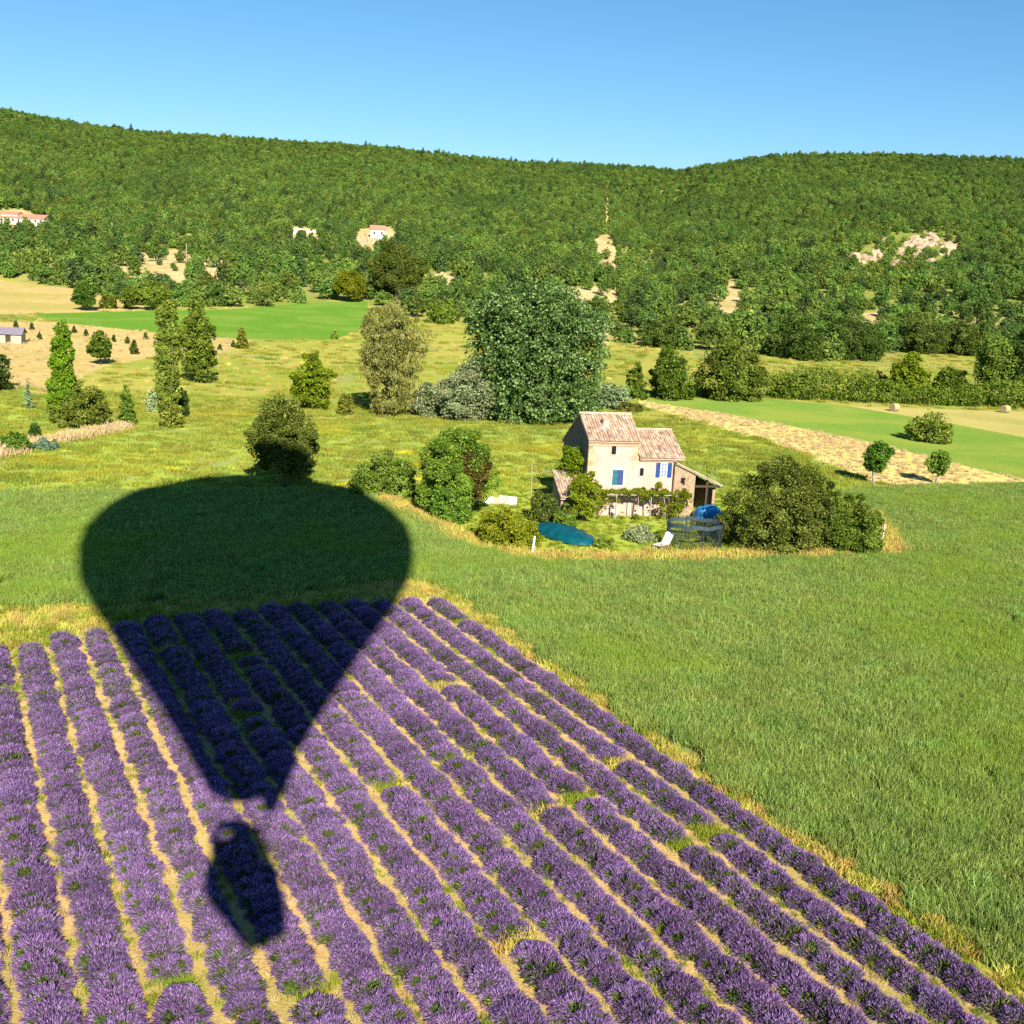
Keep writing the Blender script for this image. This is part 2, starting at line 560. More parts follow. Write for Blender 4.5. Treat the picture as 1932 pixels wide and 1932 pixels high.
tri[A2 < 0] = tri[A2 < 0][:, ::-1]
cz = hfun(cx, cyv)
mx_, my_ = cx[tri].mean(1), cyv[tri].mean(1)
cls = np.full(len(tri), -1)
for i, (nm, pl, mt) in enumerate(order):
    hit = in_poly(pl, mx_, my_) & (cls < 0)
    cls[hit] = i
names = [o[0] for o in order] + ['meadow', 'rear_meadow', 'hillside', 'clearing']
mats_ = [G[o[2]] for o in order] + [G['meadow'], G['olive'], G['hill'], G['clear']]
rest = cls < 0
inclear = np.zeros(len(tri), bool)
for ck, pl in clear_polys.items():
    if ck != 'outcrop':
        inclear |= in_poly(pl, mx_, my_)
n0 = len(order)
cls[rest & inclear] = n0 + 3
rest = cls < 0
edge_y = 150 + 10 * np.sin(mx_ / 23) + 0.06 * mx_
cls[rest & (my_ < edge_y)] = n0
rest = cls < 0
_fr = [spot(*q) for q in [(-300, 520), (0, 524), (140, 545), (200, 562), (290, 582), (500, 579), (600, 570), (690, 566), (760, 596), (850, 608), (960, 622), (1130, 640), (1200, 650), (1300, 664), (1440, 672), (1560, 680), (1660, 678), (1740, 664), (1830, 668), (1932, 690), (2200, 700)]]
we_ = np.interp(mx_ / np.maximum(my_, 1), [q.x / q.y for q in _fr], [q.y for q in _fr])
cls[rest & (my_ < we_ + 3)] = n0 + 1
wood_edge0 = lambda x, y: np.interp(x / np.maximum(y, 1), [q.x / q.y for q in _fr], [q.y for q in _fr])
cls[cls < 0] = n0 + 2
for i, nm in enumerate(names):
    t_ = tri[cls == i]
    if not len(t_):
        continue
    used, inv = np.unique(t_, return_inverse=True)
    me = np_mesh(nm, np.stack([cx[used], cyv[used], cz[used]], 1), inv.reshape(-1, 3), mats_[i], smooth=True)
    tag(link(nm, me), kind='structure')


# ------------------------------------------------------------------ scattering by geometry nodes
def variant_collection(name, meshes):
    c = bpy.data.collections.new(name)
    for i, me in enumerate(meshes):
        o = bpy.data.objects.new('%s_%02d' % (name, i), me)
        c.objects.link(o)
    return c


def scatter(name, pts, rot, scl, idx, coll, label):
    me = bpy.data.meshes.new(name)
    me.vertices.add(len(pts))
    me.vertices.foreach_set('co', np.asarray(pts, np.float32).ravel())
    a = me.attributes.new('rot', 'FLOAT_VECTOR', 'POINT')
    a.data.foreach_set('vector', np.asarray(rot, np.float32).ravel())
    a = me.attributes.new('scl', 'FLOAT_VECTOR', 'POINT')
    scl = np.asarray(scl, np.float32)
    if scl.ndim == 1:
        scl = np.repeat(scl[:, None], 3, 1)
    a.data.foreach_set('vector', scl.ravel())
    a = me.attributes.new('idx', 'INT', 'POINT')
    a.data.foreach_set('value', np.asarray(idx, np.int32))
    o = link(name, me)
    tag(o, label, None, None, 'stuff')
    ng = bpy.data.node_groups.new(name + '_scatter', 'GeometryNodeTree')
    ng.interface.new_socket('Geometry', in_out='INPUT', socket_type='NodeSocketGeometry')
    ng.interface.new_socket('Geometry', in_out='OUTPUT', socket_type='NodeSocketGeometry')
    gi, go = ng.nodes.new('NodeGroupInput'), ng.nodes.new('NodeGroupOutput')
    ci = ng.nodes.new('GeometryNodeCollectionInfo')
    ci.inputs['Collection'].default_value = coll
    ci.inputs['Separate Children'].default_value = True
    ci.inputs['Reset Children'].default_value = True
    ip = ng.nodes.new('GeometryNodeInstanceOnPoints')
    ip.inputs['Pick Instance'].default_value = True
    L = ng.links.new
    L(gi.outputs[0], ip.inputs['Points'])
    L(ci.outputs[0], ip.inputs['Instance'])

    def attr(nm, dt):
        n = ng.nodes.new('GeometryNodeInputNamedAttribute')
        n.data_type = dt
        n.inputs[0].default_value = nm
        return n.outputs[0]
    L(attr('rot', 'FLOAT_VECTOR'), ip.inputs['Rotation'])
    L(attr('scl', 'FLOAT_VECTOR'), ip.inputs['Scale'])
    L(attr('idx', 'INT'), ip.inputs['Instance Index'])
    L(ip.outputs[0], go.inputs[0])
    md = o.modifiers.new('scatter', 'NODES')
    md.node_group = ng
    return o


def jitter_grid(poly, step, jit=0.5, ymin=None, ymax=None):
    pl = np.asarray(poly)
    x0, y0 = pl.min(0)
    x1, y1 = pl.max(0)
    if ymax:
        y1 = min(y1, ymax)
    gx, gy = np.meshgrid(np.arange(x0, x1, step), np.arange(y0, y1, step))
    gx = gx.ravel() + rng.uniform(-jit, jit, gx.size) * step
    gy = gy.ravel() + rng.uniform(-jit, jit, gy.size) * step
    k = in_poly(poly, gx, gy)
    return gx[k], gy[k]


def in_view(x, y, m=6.0):
    """keeps what the frame or a camera a few steps aside can see"""
    return (y > 20) & (np.abs(x) < 0.52 * y + m)


def frame_of(nrm):
    """two unit vectors across each normal"""
    ref = np.where(np.abs(nrm[:, 2:3]) < 0.9, np.array([[0, 0, 1.0]]), np.array([[1.0, 0, 0]]))
    a = np.cross(nrm, ref)
    a /= np.linalg.norm(a, axis=1, keepdims=True) + 1e-9
    b = np.cross(nrm, a)
    return a, b


def blades(pts, dirs, length, width, tint, taper=0.25, bend=0.25):
    """narrow tapering blades: two quads each, bent in the middle"""
    n = len(pts)
    side = np.cross(dirs, rng.normal(size=(n, 3)))
    side /= np.linalg.norm(side, axis=1, keepdims=True) + 1e-9
    L = np.asarray(length)[:, None] if np.ndim(length) else length
    W = np.asarray(width)[:, None] if np.ndim(width) else width
    mid = pts + dirs * L * 0.55
    d2 = dirs + rng.normal(size=(n, 3)) * bend
    d2 /= np.linalg.norm(d2, axis=1, keepdims=True)
    tip = mid + d2 * L * 0.45
    V = np.stack([pts - side * W * .5, pts + side * W * .5, mid + side * W * .5, mid - side * W * .5, tip + side * W * .5 * taper, tip - side * W * .5 * taper], 1).reshape(-1, 3)
    b = np.arange(n)[:, None] * 6
    Fq = np.concatenate([b + np.array([[0, 1, 2, 3]]), b + np.array([[3, 2, 4, 5]])], 1).reshape(-1, 4)
    return V, Fq, np.repeat(tint, 6)


def unit(v):
    return v / (np.linalg.norm(v, axis=-1, keepdims=True) + 1e-9)


# ------------------------------------------------------------------ the grain crop
CROP_STEM = leaf_mat('crop_blade', (0.065, 0.112, 0.022), (0.275, 0.385, 0.07), (0.56, 0.66, 0.22), trans=0.28, obj_var=0.07, patch=(0.05, 0.5, (0.28, 0.42, 0.04), 0.55))


def crop_patch(size=1.5, n=760, h=0.62):
    p = np.stack([rng.uniform(-size / 2, size / 2, n), rng.uniform(-size / 2, size / 2, n), np.zeros(n)], 1)
    cl = rng.uniform(-size / 2, size / 2, (14, 2))
    hh = h * rng.uniform(0.7, 1.1, n)
    dmin = np.min(np.linalg.norm(p[:, None, :2] - cl[None], axis=2), 1)
    hh *= 0.82 + 0.25 * np.exp(-(dmin / 0.16) ** 2)
    d = unit(np.stack([rng.normal(0.10, 0.28, n), rng.normal(0, 0.28, n), np.ones(n)], 1))
    tint = np.clip(rng.normal(0.46, 0.28, n), 0, 1)
    return blades(p, d, hh, rng.uniform(0.014, 0.031, n), tint, 0.35, 0.35)


crop_meshes = []
for i in range(6):
    V, Fq, T = crop_patch()
    crop_meshes.append(np_mesh('crop_patch', V, Fq, CROP_STEM, T))
gx, gy = jitter_grid(polys['crop'], 1.12, 0.4, ymax=140)
k = in_view(gx, gy)
gx, gy = gx[k], gy[k]
n = len(gx)
sc = rng.uniform(0.9, 1.12, n)
lowf = np.sin(gx / 5.3 + gy / 9) * 0.05 + np.sin(gx / 2.1 - gy / 3.3) * 0.05
scatter('crop', np.stack([gx, gy, hfun(gx, gy)], 1), np.stack([np.zeros(n), np.zeros(n), rng.choice([0, 0.3, -0.3, 0.6, -0.6, 3.14], n)], 1),
        np.stack([sc, sc, sc * (1 + lowf)], 1), rng.integers(0, 6, n), variant_collection('crop_variants', crop_meshes), 'green standing grain crop covering the field around the farmhouse garden')


# ------------------------------------------------------------------ grass of several kinds
def tuft_meshes(mat, num, size, n, h, w, lean=0.35, tmean=0.5, name='tuft'):
    out = []
    for i in range(num):
        p = np.stack([rng.normal(0, size / 2.5, n), rng.normal(0, size / 2.5, n), np.zeros(n)], 1)
        d = unit(np.stack([rng.normal(0, lean, n), rng.normal(0, lean, n), np.ones(n)], 1))
        V, Fq, T = blades(p, d, h * rng.uniform(0.5, 1.15, n), w * rng.uniform(0.6, 1.3, n), np.clip(rng.normal(tmean, 0.24, n), 0, 1))
        out.append(np_mesh(name, V, Fq, mat, T))
    return out


GRASS = leaf_mat('grass_green', (0.11, 0.15, 0.012), (0.24, 0.31, 0.025), (0.40, 0.44, 0.07), trans=0.2, obj_var=0.12)
DRYG = leaf_mat('grass_dry', (0.32, 0.25, 0.04), (0.58, 0.46, 0.095), (0.74, 0.63, 0.25), trans=0.2, obj_var=0.14)
MEADG = leaf_mat('grass_meadow', (0.12, 0.16, 0.018), (0.28, 0.325, 0.04), (0.46, 0.46, 0.10), trans=0.25, obj_var=0.14, patch=(0.06, 0.54, (0.50, 0.43, 0.02), 0.55))


def strew(name, coll, nvar, poly, step, label, smin=0.7, smax=1.3, dens=None, ymax=None, m=4.0, excl=None):
    gx, gy = jitter_grid(poly, step, 0.5, ymax=ymax)
    k = in_view(gx, gy, m)
    if dens is not None:
        k &= rng.random(len(gx)) < dens(gx, gy)
    gx, gy = gx[k], gy[k]
    if excl is not None:
        k = ~in_poly(excl, gx, gy)
        gx, gy = gx[k], gy[k]
    n = len(gx)
    s = rng.uniform(smin, smax, n)
    return scatter(name, np.stack([gx, gy, hfun(gx, gy) - 0.01], 1), np.stack([np.zeros(n), np.zeros(n), rng.uniform(0, 6.28, n)], 1), s, rng.integers(0, nvar, n), coll, label)


def lowfreq(x, y, f, ph=0.0):
    return 0.5 + 0.25 * np.sin(x * f + ph + 1.7 * np.sin(y * f * 0.6)) + 0.25 * np.sin(y * f * 1.3 - ph + 1.3 * np.sin(x * f * 0.8 + 2))


gcol = variant_collection('green_tufts', tuft_meshes(GRASS, 5, 0.5, 60, 0.30, 0.03))
dcol = variant_collection('dry_tufts', tuft_meshes(DRYG, 5, 0.5, 60, 0.42, 0.028))
STRAW = leaf_mat('grass_straw', (0.36, 0.26, 0.11), (0.63, 0.48, 0.23), (0.82, 0.68, 0.41), trans=0.2, obj_var=0.10)
scol = variant_collection('straw_tufts', tuft_meshes(STRAW, 5, 0.5, 60, 0.42, 0.028))
mcol = variant_collection('meadow_tufts', tuft_meshes(MEADG, 5, 1.3, 120, 0.34, 0.05))
vdens = lambda x, y: np.clip(0.25 + 0.9 * lowfreq(x, y, 0.7), 0, 1)
strew('verge_grass', gcol, 5, verge, 0.42, 'green and yellow grass along the edge of the lavender field', 0.6, 1.3, lambda x, y: 0.75 * lowfreq(x, y, 0.5, 1) + 0.15, excl=polys['crop'] if False else lav)
strew('verge_dry_grass', dcol, 5, verge, 0.36, 'dry straw coloured grass along the edge of the lavender field', 0.5, 1.0, lambda x, y: (0.6 * (1 - lowfreq(x, y, 0.5, 1)) + 0.4) * np.where((x < -4) & (y < 60), 0.45, 1.0), excl=lav)
strew('row_weeds', gcol, 5, lav, 0.36, 'green weeds growing between the lavender rows', 0.25, 0.65, lambda x, y: np.clip(0.14 + (lowfreq(x, y, 0.8, 2) - 0.38) * 1.2 + np.clip((y - 44) / 9, 0, 0.9) * np.clip((-8 - x) / 6, 0, 1), 0, 0.95))
strew('row_straw', scol, 5, lav, 0.42, 'dry straw lying between the lavender rows', 0.2, 0.5, lambda x, y: 0.5 * (1 - lowfreq(x, y, 0.8, 2)))
strew('lawn_grass', gcol, 5, polys['garden'], 0.55, 'short grass of the farmhouse garden', 0.5, 1.0, lambda x, y: 0.5 + 0.4 * lowfreq(x, y, 0.4))
# ragged dry grass round the garden's rim
rim = [spot(*p) for p in [(690, 936), (714, 944), (780, 976), (868, 1026), (992, 1061), (1200, 1065), (1400, 1060), (1706, 1048), (1645, 978)]]
rx, ry = [], []
for a, b in zip(rim[:-1], rim[1:]):
    m_ = int((b - a).length * 16)
    for q in range(m_):
        c_ = a.lerp(b, rng.random())
        off = abs(rng.normal(0, 1.1))
        rx.append(c_.x + rng.normal(0, 0.3))
        ry.append(c_.y + off)
rx, ry = np.array(rx), np.array(ry)
n = len(rx)
scatter('rim_grass', np.stack([rx, ry, hfun(rx, ry)], 1), np.stack([np.zeros(n), np.zeros(n), rng.uniform(0, 6.28, n)], 1), rng.uniform(0.8, 1.9, n), rng.integers(0, 5, n), dcol, 'tall dry grass round the rim of the farmhouse garden')
mead_pts = [(-110, 60), (130, 60), (150, 165), (-150, 165)]
gx, gy = jitter_grid(mead_pts, 1.35, 0.5)
k = in_view(gx, gy)
for key in ('crop', 'garden', 'stubble', 'green2', 'hay'):
    k &= ~in_poly(polys[key], gx, gy)
k &= ~in_poly(verge, gx, gy)
k &= rng.random(len(gx)) < 0.75
gx, gy = gx[k], gy[k]
n = len(gx)
scatter('meadow_grass', np.stack([gx, gy, hfun(gx, gy)], 1), np.stack([np.zeros(n), np.zeros(n), rng.uniform(0, 6.28, n)], 1), rng.uniform(0.6, 1.25, n), rng.integers(0, 5, n), mcol, 'rough yellow green grass of the meadow behind the crop')
gx, gy = jitter_grid([(-190, 160), (190, 160), (190, 330), (-190, 400)], 2.6, 0.5)
k = in_view(gx, gy) & (gy < wood_edge0(gx, gy)) & (rng.random(len(gx)) < 0.35 + 0.5 * lowfreq(gx, gy, 0.09))
for key in ('stubble', 'green2', 'hay', 'green', 'tan'):
    k &= ~in_poly(polys[key], gx, gy)
gx, gy = gx[k], gy[k]
n = len(gx)
isdry = in_poly(polys['dry'], gx, gy)
isyel = ~isdry & (rng.random(n) < 0.5)
for sel, coll, nm, lab in ((isdry, scol, 'rear_straw_grass', 'pale straw tussocks on the dry field at the left'), (isyel, dcol, 'rear_dry_grass', 'dry yellow tussocks on the rear meadow below the wooded hill'),
                           (~isdry & ~isyel, mcol, 'rear_meadow_grass', 'coarse grass on the rear meadow below the wooded hill')):
    q = int(sel.sum())
    scatter(nm, np.stack([gx[sel], gy[sel], hfun(gx[sel], gy[sel])], 1), np.stack([np.zeros(q), np.zeros(q), rng.uniform(0, 6.28, q)], 1), rng.uniform(0.8, 1.7, q), rng.integers(0, 5, q), coll, lab)
strew('stubble_grass', scol, 5, polys['stubble'], 0.8, 'tall straw coloured grass on the strip right of the farmhouse', 0.5, 1.1, lambda x, y: 0.25 + 0.5 * lowfreq(x, y, 0.2))
# pale stones on the soil
peb = []
for i in range(4):
    q = unit(rng.normal(size=(10, 3)))
    q = q * np.array([0.05, 0.04, 0.025]) * rng.uniform(0.8, 1.2, (10, 1))
    from mathutils import geometry as _g
    import bmesh
    bm = bmesh.new()
    for c in q:
        bm.verts.new(c)
    bmesh.ops.convex_hull(bm, input=bm.verts)
    me = bpy.data.meshes.new('pebble')
    bm.to_mesh(me)
    bm.free()
    peb.append(me)
STONE = solid_mat('pale_stone', (0.42, 0.33, 0.22), (0.66, 0.56, 0.42), 5, 0.9, 0.2)
for me in peb:
    me.materials.append(STONE)
strew('pebbles', variant_collection('pebble_variants', peb), 4, lav, 0.22, 'small pale stones on the soil between the lavender rows', 0.4, 1.5, lambda x, y: 0.55 + 0 * x)


# ------------------------------------------------------------------ lavender
FLOWER = leaf_mat('lavender_flower', (0.052, 0.027, 0.074), (0.205, 0.110, 0.290), (0.45, 0.295, 0.55), trans=0.15, obj_var=0.05, val_var=0.22)
LAVLEAF = leaf_mat('lavender_leaf', (0.022, 0.036, 0.010), (0.085, 0.115, 0.033), (0.20, 0.235, 0.08), trans=0.15, obj_var=0.12)


def bush_mesh(bloom=1.0):
    # leafy cushion
    n1 = 620
    d = unit(np.stack([rng.normal(size=n1), rng.normal(size=n1), np.abs(rng.normal(size=n1)) * 0.9], 1))
    p = d * np.array([0.42, 0.46, 0.30]) * rng.uniform(0.75, 1.0, (n1, 1))
    V1, F1, T1 = blades(p, unit(d + rng.normal(size=(n1, 3)) * 0.35), 0.17 * np.ones(n1), 0.035 * np.ones(n1), np.clip(rng.normal(0.42, 0.22, n1), 0, 1))
    # stalks with flower spikes
    n2 = int(2100 * bloom)
    d = unit(np.stack([rng.normal(size=n2), rng.normal(size=n2), np.abs(rng.normal(size=n2)) * 1.0 + 0.12], 1))
    e = np.array([0.60, 0.66, 0.54])
    # flowers leave some of the cushion bare
    q_ = rng.uniform(0, 6.28, 3)
    bare = np.sin(d[:, 0] * 4.2 + q_[0]) * np.sin(d[:, 1] * 3.9 + q_[1]) + 0.5 * np.sin(d[:, 2] * 6 + q_[2])
    d = d[bare < 0.62]
    n2 = len(d)
    lump = 1 + 0.07 * np.sin(d[:, 0] * 6 + rng.random() * 6) * np.cos(d[:, 1] * 5 + rng.random() * 6)
    tipp = d * e * (rng.uniform(0.80, 1.06, n2) * lump)[:, None]
    dirs = unit(d * np.array([1, 1, 1.25]) + rng.normal(size=(n2, 3)) * 0.20)
    ln = rng.uniform(0.07, 0.13, n2)
    V2, F2, T2 = blades(tipp - dirs * ln[:, None], dirs, ln, rng.uniform(0.013, 0.022, n2), np.clip(rng.normal(0.48, 0.27, n2), 0, 1), 0.3, 0.15)
    n3 = n2 // 3
    V3, F3, T3 = blades((tipp - dirs * ln[:, None])[:n3] - dirs[:n3] * 0.16, dirs[:n3], 0.18 * np.ones(n3), 0.014 * np.ones(n3), np.clip(rng.normal(0.6, 0.2, n3), 0, 1), 0.8, 0.05)
    V = np.concatenate([V1, V2, V3])
    Fq = np.concatenate([F1, F2 + len(V1), F3 + len(V1) + len(V2)])
    mi = np.concatenate([np.zeros(len(F1)), np.ones(len(F2)), np.zeros(len(F3))])
    return np_mesh('lavender_bush', V, Fq, [LAVLEAF, FLOWER], np.concatenate([T1, T2, T3]), mi)


bushes = [bush_mesh(1.0) for _ in range(8)] + [bush_mesh(0.6) for _ in range(3)] + [bush_mesh(0.28) for _ in range(2)]
GAPS = [spot(*p) for p in [(944, 1402), (1101, 1515), (1120, 1512), (1023, 1538), (739, 1494), (720, 1490), (1292, 1593), (1310, 1600), (835, 1440), (330, 1866), (575, 1885), (483, 1354), (500, 1385), (470, 1330), (483, 1262), (470, 1240), (1345, 1570), (1655, 1840), (1480, 1640)]]
ORD = ['first', 'second', 'third', 'fourth', 'fifth', 'sixth', 'seventh', 'eighth', 'ninth', 'tenth', 'eleventh', 'twelfth', 'thirteenth', 'fourteenth', 'fifteenth', 'sixteenth', 'seventeenth', 'eighteenth', 'nineteenth', 'twentieth']
ROW_N = list(range(-2, 16))
dry_spots = []
for ri, kk in enumerate(ROW_N):
    c = ROW0 + ROWD * (kk + 0.5)
    s = 16.0 + rng.uniform(0, 0.6)
    pts = []
    while s < 95:
        q = RA * (c + rng.normal(0, 0.05)) + RS * s
        step = rng.uniform(0.56, 0.92)
        if bool(in_poly(lav, np.array([q.x]), np.array([q.y]))[0]) and bool(in_view(np.array([q.x]), np.array([q.y]), 5.0)[0]) and q.y > 23:
            g = min((q - Vector((a.x, a.y, 0))).length for a in GAPS)
            if g < 0.6 or rng.random() < 0.004:
                dry_spots.append(q.copy())
            else:
                pts.append((q.copy(), step))
        s += step
    if not pts:
        continue
    if kk == 15:
        lab = 'rightmost lavender row, thin and patchy along the yellow grass verge'
    elif kk == -2:
        lab = 'short lavender row cut off by the bottom left corner of the photo'
    else:
        nl = ri - 1
        nr = 15 - kk
        if nl < nr:
            lab = '%s full purple lavender row counted from the left edge of the field' % ORD[nl]
        else:
            lab = '%s purple lavender row counted from the yellow verge by the crop' % ORD[nr]
    r = thing('lavender_row', lab, 'lavender row', (pts[0][0].x, pts[0][0].y, 0), 0, 'lavender rows of the flowering field')
    thin = kk >= 13 or kk == 3
    for q, stp in pts:
        u_ = rng.random()
        far = q.x < -9 and q.y > 46.0 + 0.25 * (q.x + 20)
        if far and rng.random() < 0.75:
            vi = rng.integers(10, 13)
        elif thin:
            vi = rng.integers(8, 11) if u_ < 0.6 else rng.integers(0, 8)
            if u_ > 0.92:
                vi = rng.integers(11, 13)
        else:
            vi = rng.integers(0, 8) if u_ < 0.82 else (rng.integers(8, 11) if u_ < 0.96 else rng.integers(11, 13))
        b = link('bush', bushes[vi], r)
        b.location = (q.x - r.location.x, q.y - r.location.y, float(hfun(q.x, q.y)) - 0.03)
        sx = rng.uniform(0.92, 1.12) * (0.93 if thin else 1.0)
        b.rotation_euler = (0, 0, AZ * -1 + rng.choice([0, math.pi]) + rng.normal(0, 0.25))
        b.scale = (sx * 1.25, sx * 1.0, sx * rng.uniform(0.86, 1.12))
# weeds and dry grass standing in the gaps of the rows
dx, dy, dv = [], [], []
for i, q in enumerate(dry_spots):
    for _ in range(13):
        dx.append(q.x + rng.normal(0, 0.24))
        dy.append(q.y + rng.normal(0, 0.24))
        dv.append(i)
dx, dy, dv = np.array(dx), np.array(dy), np.array(dv)
for sel, coll, nm, lab in ((dv % 4 == 0, dcol, 'gap_straw', 'tufts of dry yellow grass standing in gaps of the lavender rows'), (dv % 4 != 0, gcol, 'gap_weeds', 'tufts of green grass standing in gaps of the lavender rows')):
    n = int(sel.sum())
    scatter(nm, np.stack([dx[sel], dy[sel], np.zeros(n)], 1), np.stack([np.zeros(n), np.zeros(n), rng.uniform(0, 6.28, n)], 1), rng.uniform(0.45, 1.0, n), rng.integers(0, 5, n), coll, lab)


# ------------------------------------------------------------------ trees
def crown_np(blobs, leaf, n, up=0.30, rnd=0.62, tuft=1.0, share=0.78, flip=0.0, droop=0.0, elong=0.62, shell=(0.55, 1.06)):
    """blobs: (cx,cy,cz,rx,ry,rz) ellipsoids; leaf-sized quads spread through their outer shells"""
    B = np.array(blobs, float)
    area = (B[:, 3] * B[:, 4] + B[:, 4] * B[:, 5] + B[:, 3] * B[:, 5])
    w = area / area.sum()
    bi = rng.choice(len(B), n, p=w)
    d = unit(rng.normal(size=(n, 3)))
    r = shell[0] + (shell[1] - shell[0]) * rng.random(n) ** 0.6
    # twigs: leaves gather in small clumps
    ph = rng.uniform(0, 6.28, (len(B), 3))
    lump = 1 + 0.10 * np.sin(d[:, 0] * 5.5 + ph[bi, 0]) * np.sin(d[:, 1] * 5 + ph[bi, 1]) + 0.07 * np.sin(d[:, 2] * 9 + ph[bi, 2])
    p = B[bi, :3] + d * B[bi, 3:] * (r * lump)[:, None]
    btint = np.zeros(n)
    if tuft:
        # most leaves sit in branch ends whose size goes with the tree: lumps with gaps between
        c = tuft * (B[:, 3:].mean(0).mean() * 0.5 + 0.09 * ((B[:, :3] + B[:, 3:]).max(0) - (B[:, :3] - B[:, 3:]).min(0)).mean())
        nc = int(max(14, 2.0 * (area * 4.2).sum() / (c * c * 9)))
        cb = rng.choice(len(B), nc, p=w)
        cd = unit(rng.normal(size=(nc, 3)))
        cpos = B[cb, :3] + cd * B[cb, 3:] * rng.uniform(0.70, 1.10, nc)[:, None]
        csz = c * rng.uniform(0.35, 0.75, nc)
        ns = int(n * share)
        pick = rng.integers(0, nc, ns)
        dd = unit(rng.normal(size=(ns, 3)))
        p[:ns] = cpos[pick] + dd * (csz[pick] * rng.uniform(0.55, 1.1, ns))[:, None] * np.array([1, 1, 0.75])
        d[:ns] = unit(dd * 0.7 + cd[pick] * 0.6)
        bi[:ns] = cb[pick]
        btint[:ns] = rng.normal(0, 0.15, nc)[pick]
    keep = np.ones(n, bool)
    for j in range(len(B)):
        q = (p - B[j, :3]) / B[j, 3:]
        keep &= ~(((q ** 2).sum(1) < 0.30) & (bi != j))
    keep &= p[:, 2] > 0.05
    p, d, bi, btint = p[keep], d[keep], bi[keep], btint[keep]
    n = len(p)
    nrm = unit(d * (1 - rnd) + rng.normal(size=(n, 3)) * rnd * 0.55 + np.array([0, 0, up]))
    a, b = frame_of(nrm)
    th = rng.uniform(0, 6.28, n)[:, None]
    if droop:
        ax = unit(np.cross(nrm, np.array([[0.01, 0, 1.0]])))
        bx = np.cross(nrm, ax)
        a, b = bx, ax
        th = rng.normal(0, 0.35, n)[:, None]
    u_ = a * np.cos(th) + b * np.sin(th)
    v_ = -a * np.sin(th) + b * np.cos(th)
    s = leaf * rng.uniform(0.6, 1.3, n)[:, None] * 0.5
    fold = nrm * s * 0.35
    e = elong
    V = np.stack([p - u_ * s - fold, p + v_ * s * e, p + u_ * s - fold, p - v_ * s * e], 1).reshape(-1, 3)
    cl = np.sin(p[:, 0] * 2.9 / leaf * 0.12 + ph[bi, 0]) * np.sin(p[:, 1] * 2.3 / leaf * 0.12 + ph[bi, 1]) * np.sin(p[:, 2] * 2.6 / leaf * 0.12 + ph[bi, 2])
    T = np.clip(0.48 + 0.16 * cl + btint + rng.normal(0, 0.22, n), 0, 1)
    if flip:                      # leaves that show their pale underside
        T[rng.random(n) < flip] = 1.0
    return V, np.arange(4 * n).reshape(-1, 4), np.repeat(T, 4)


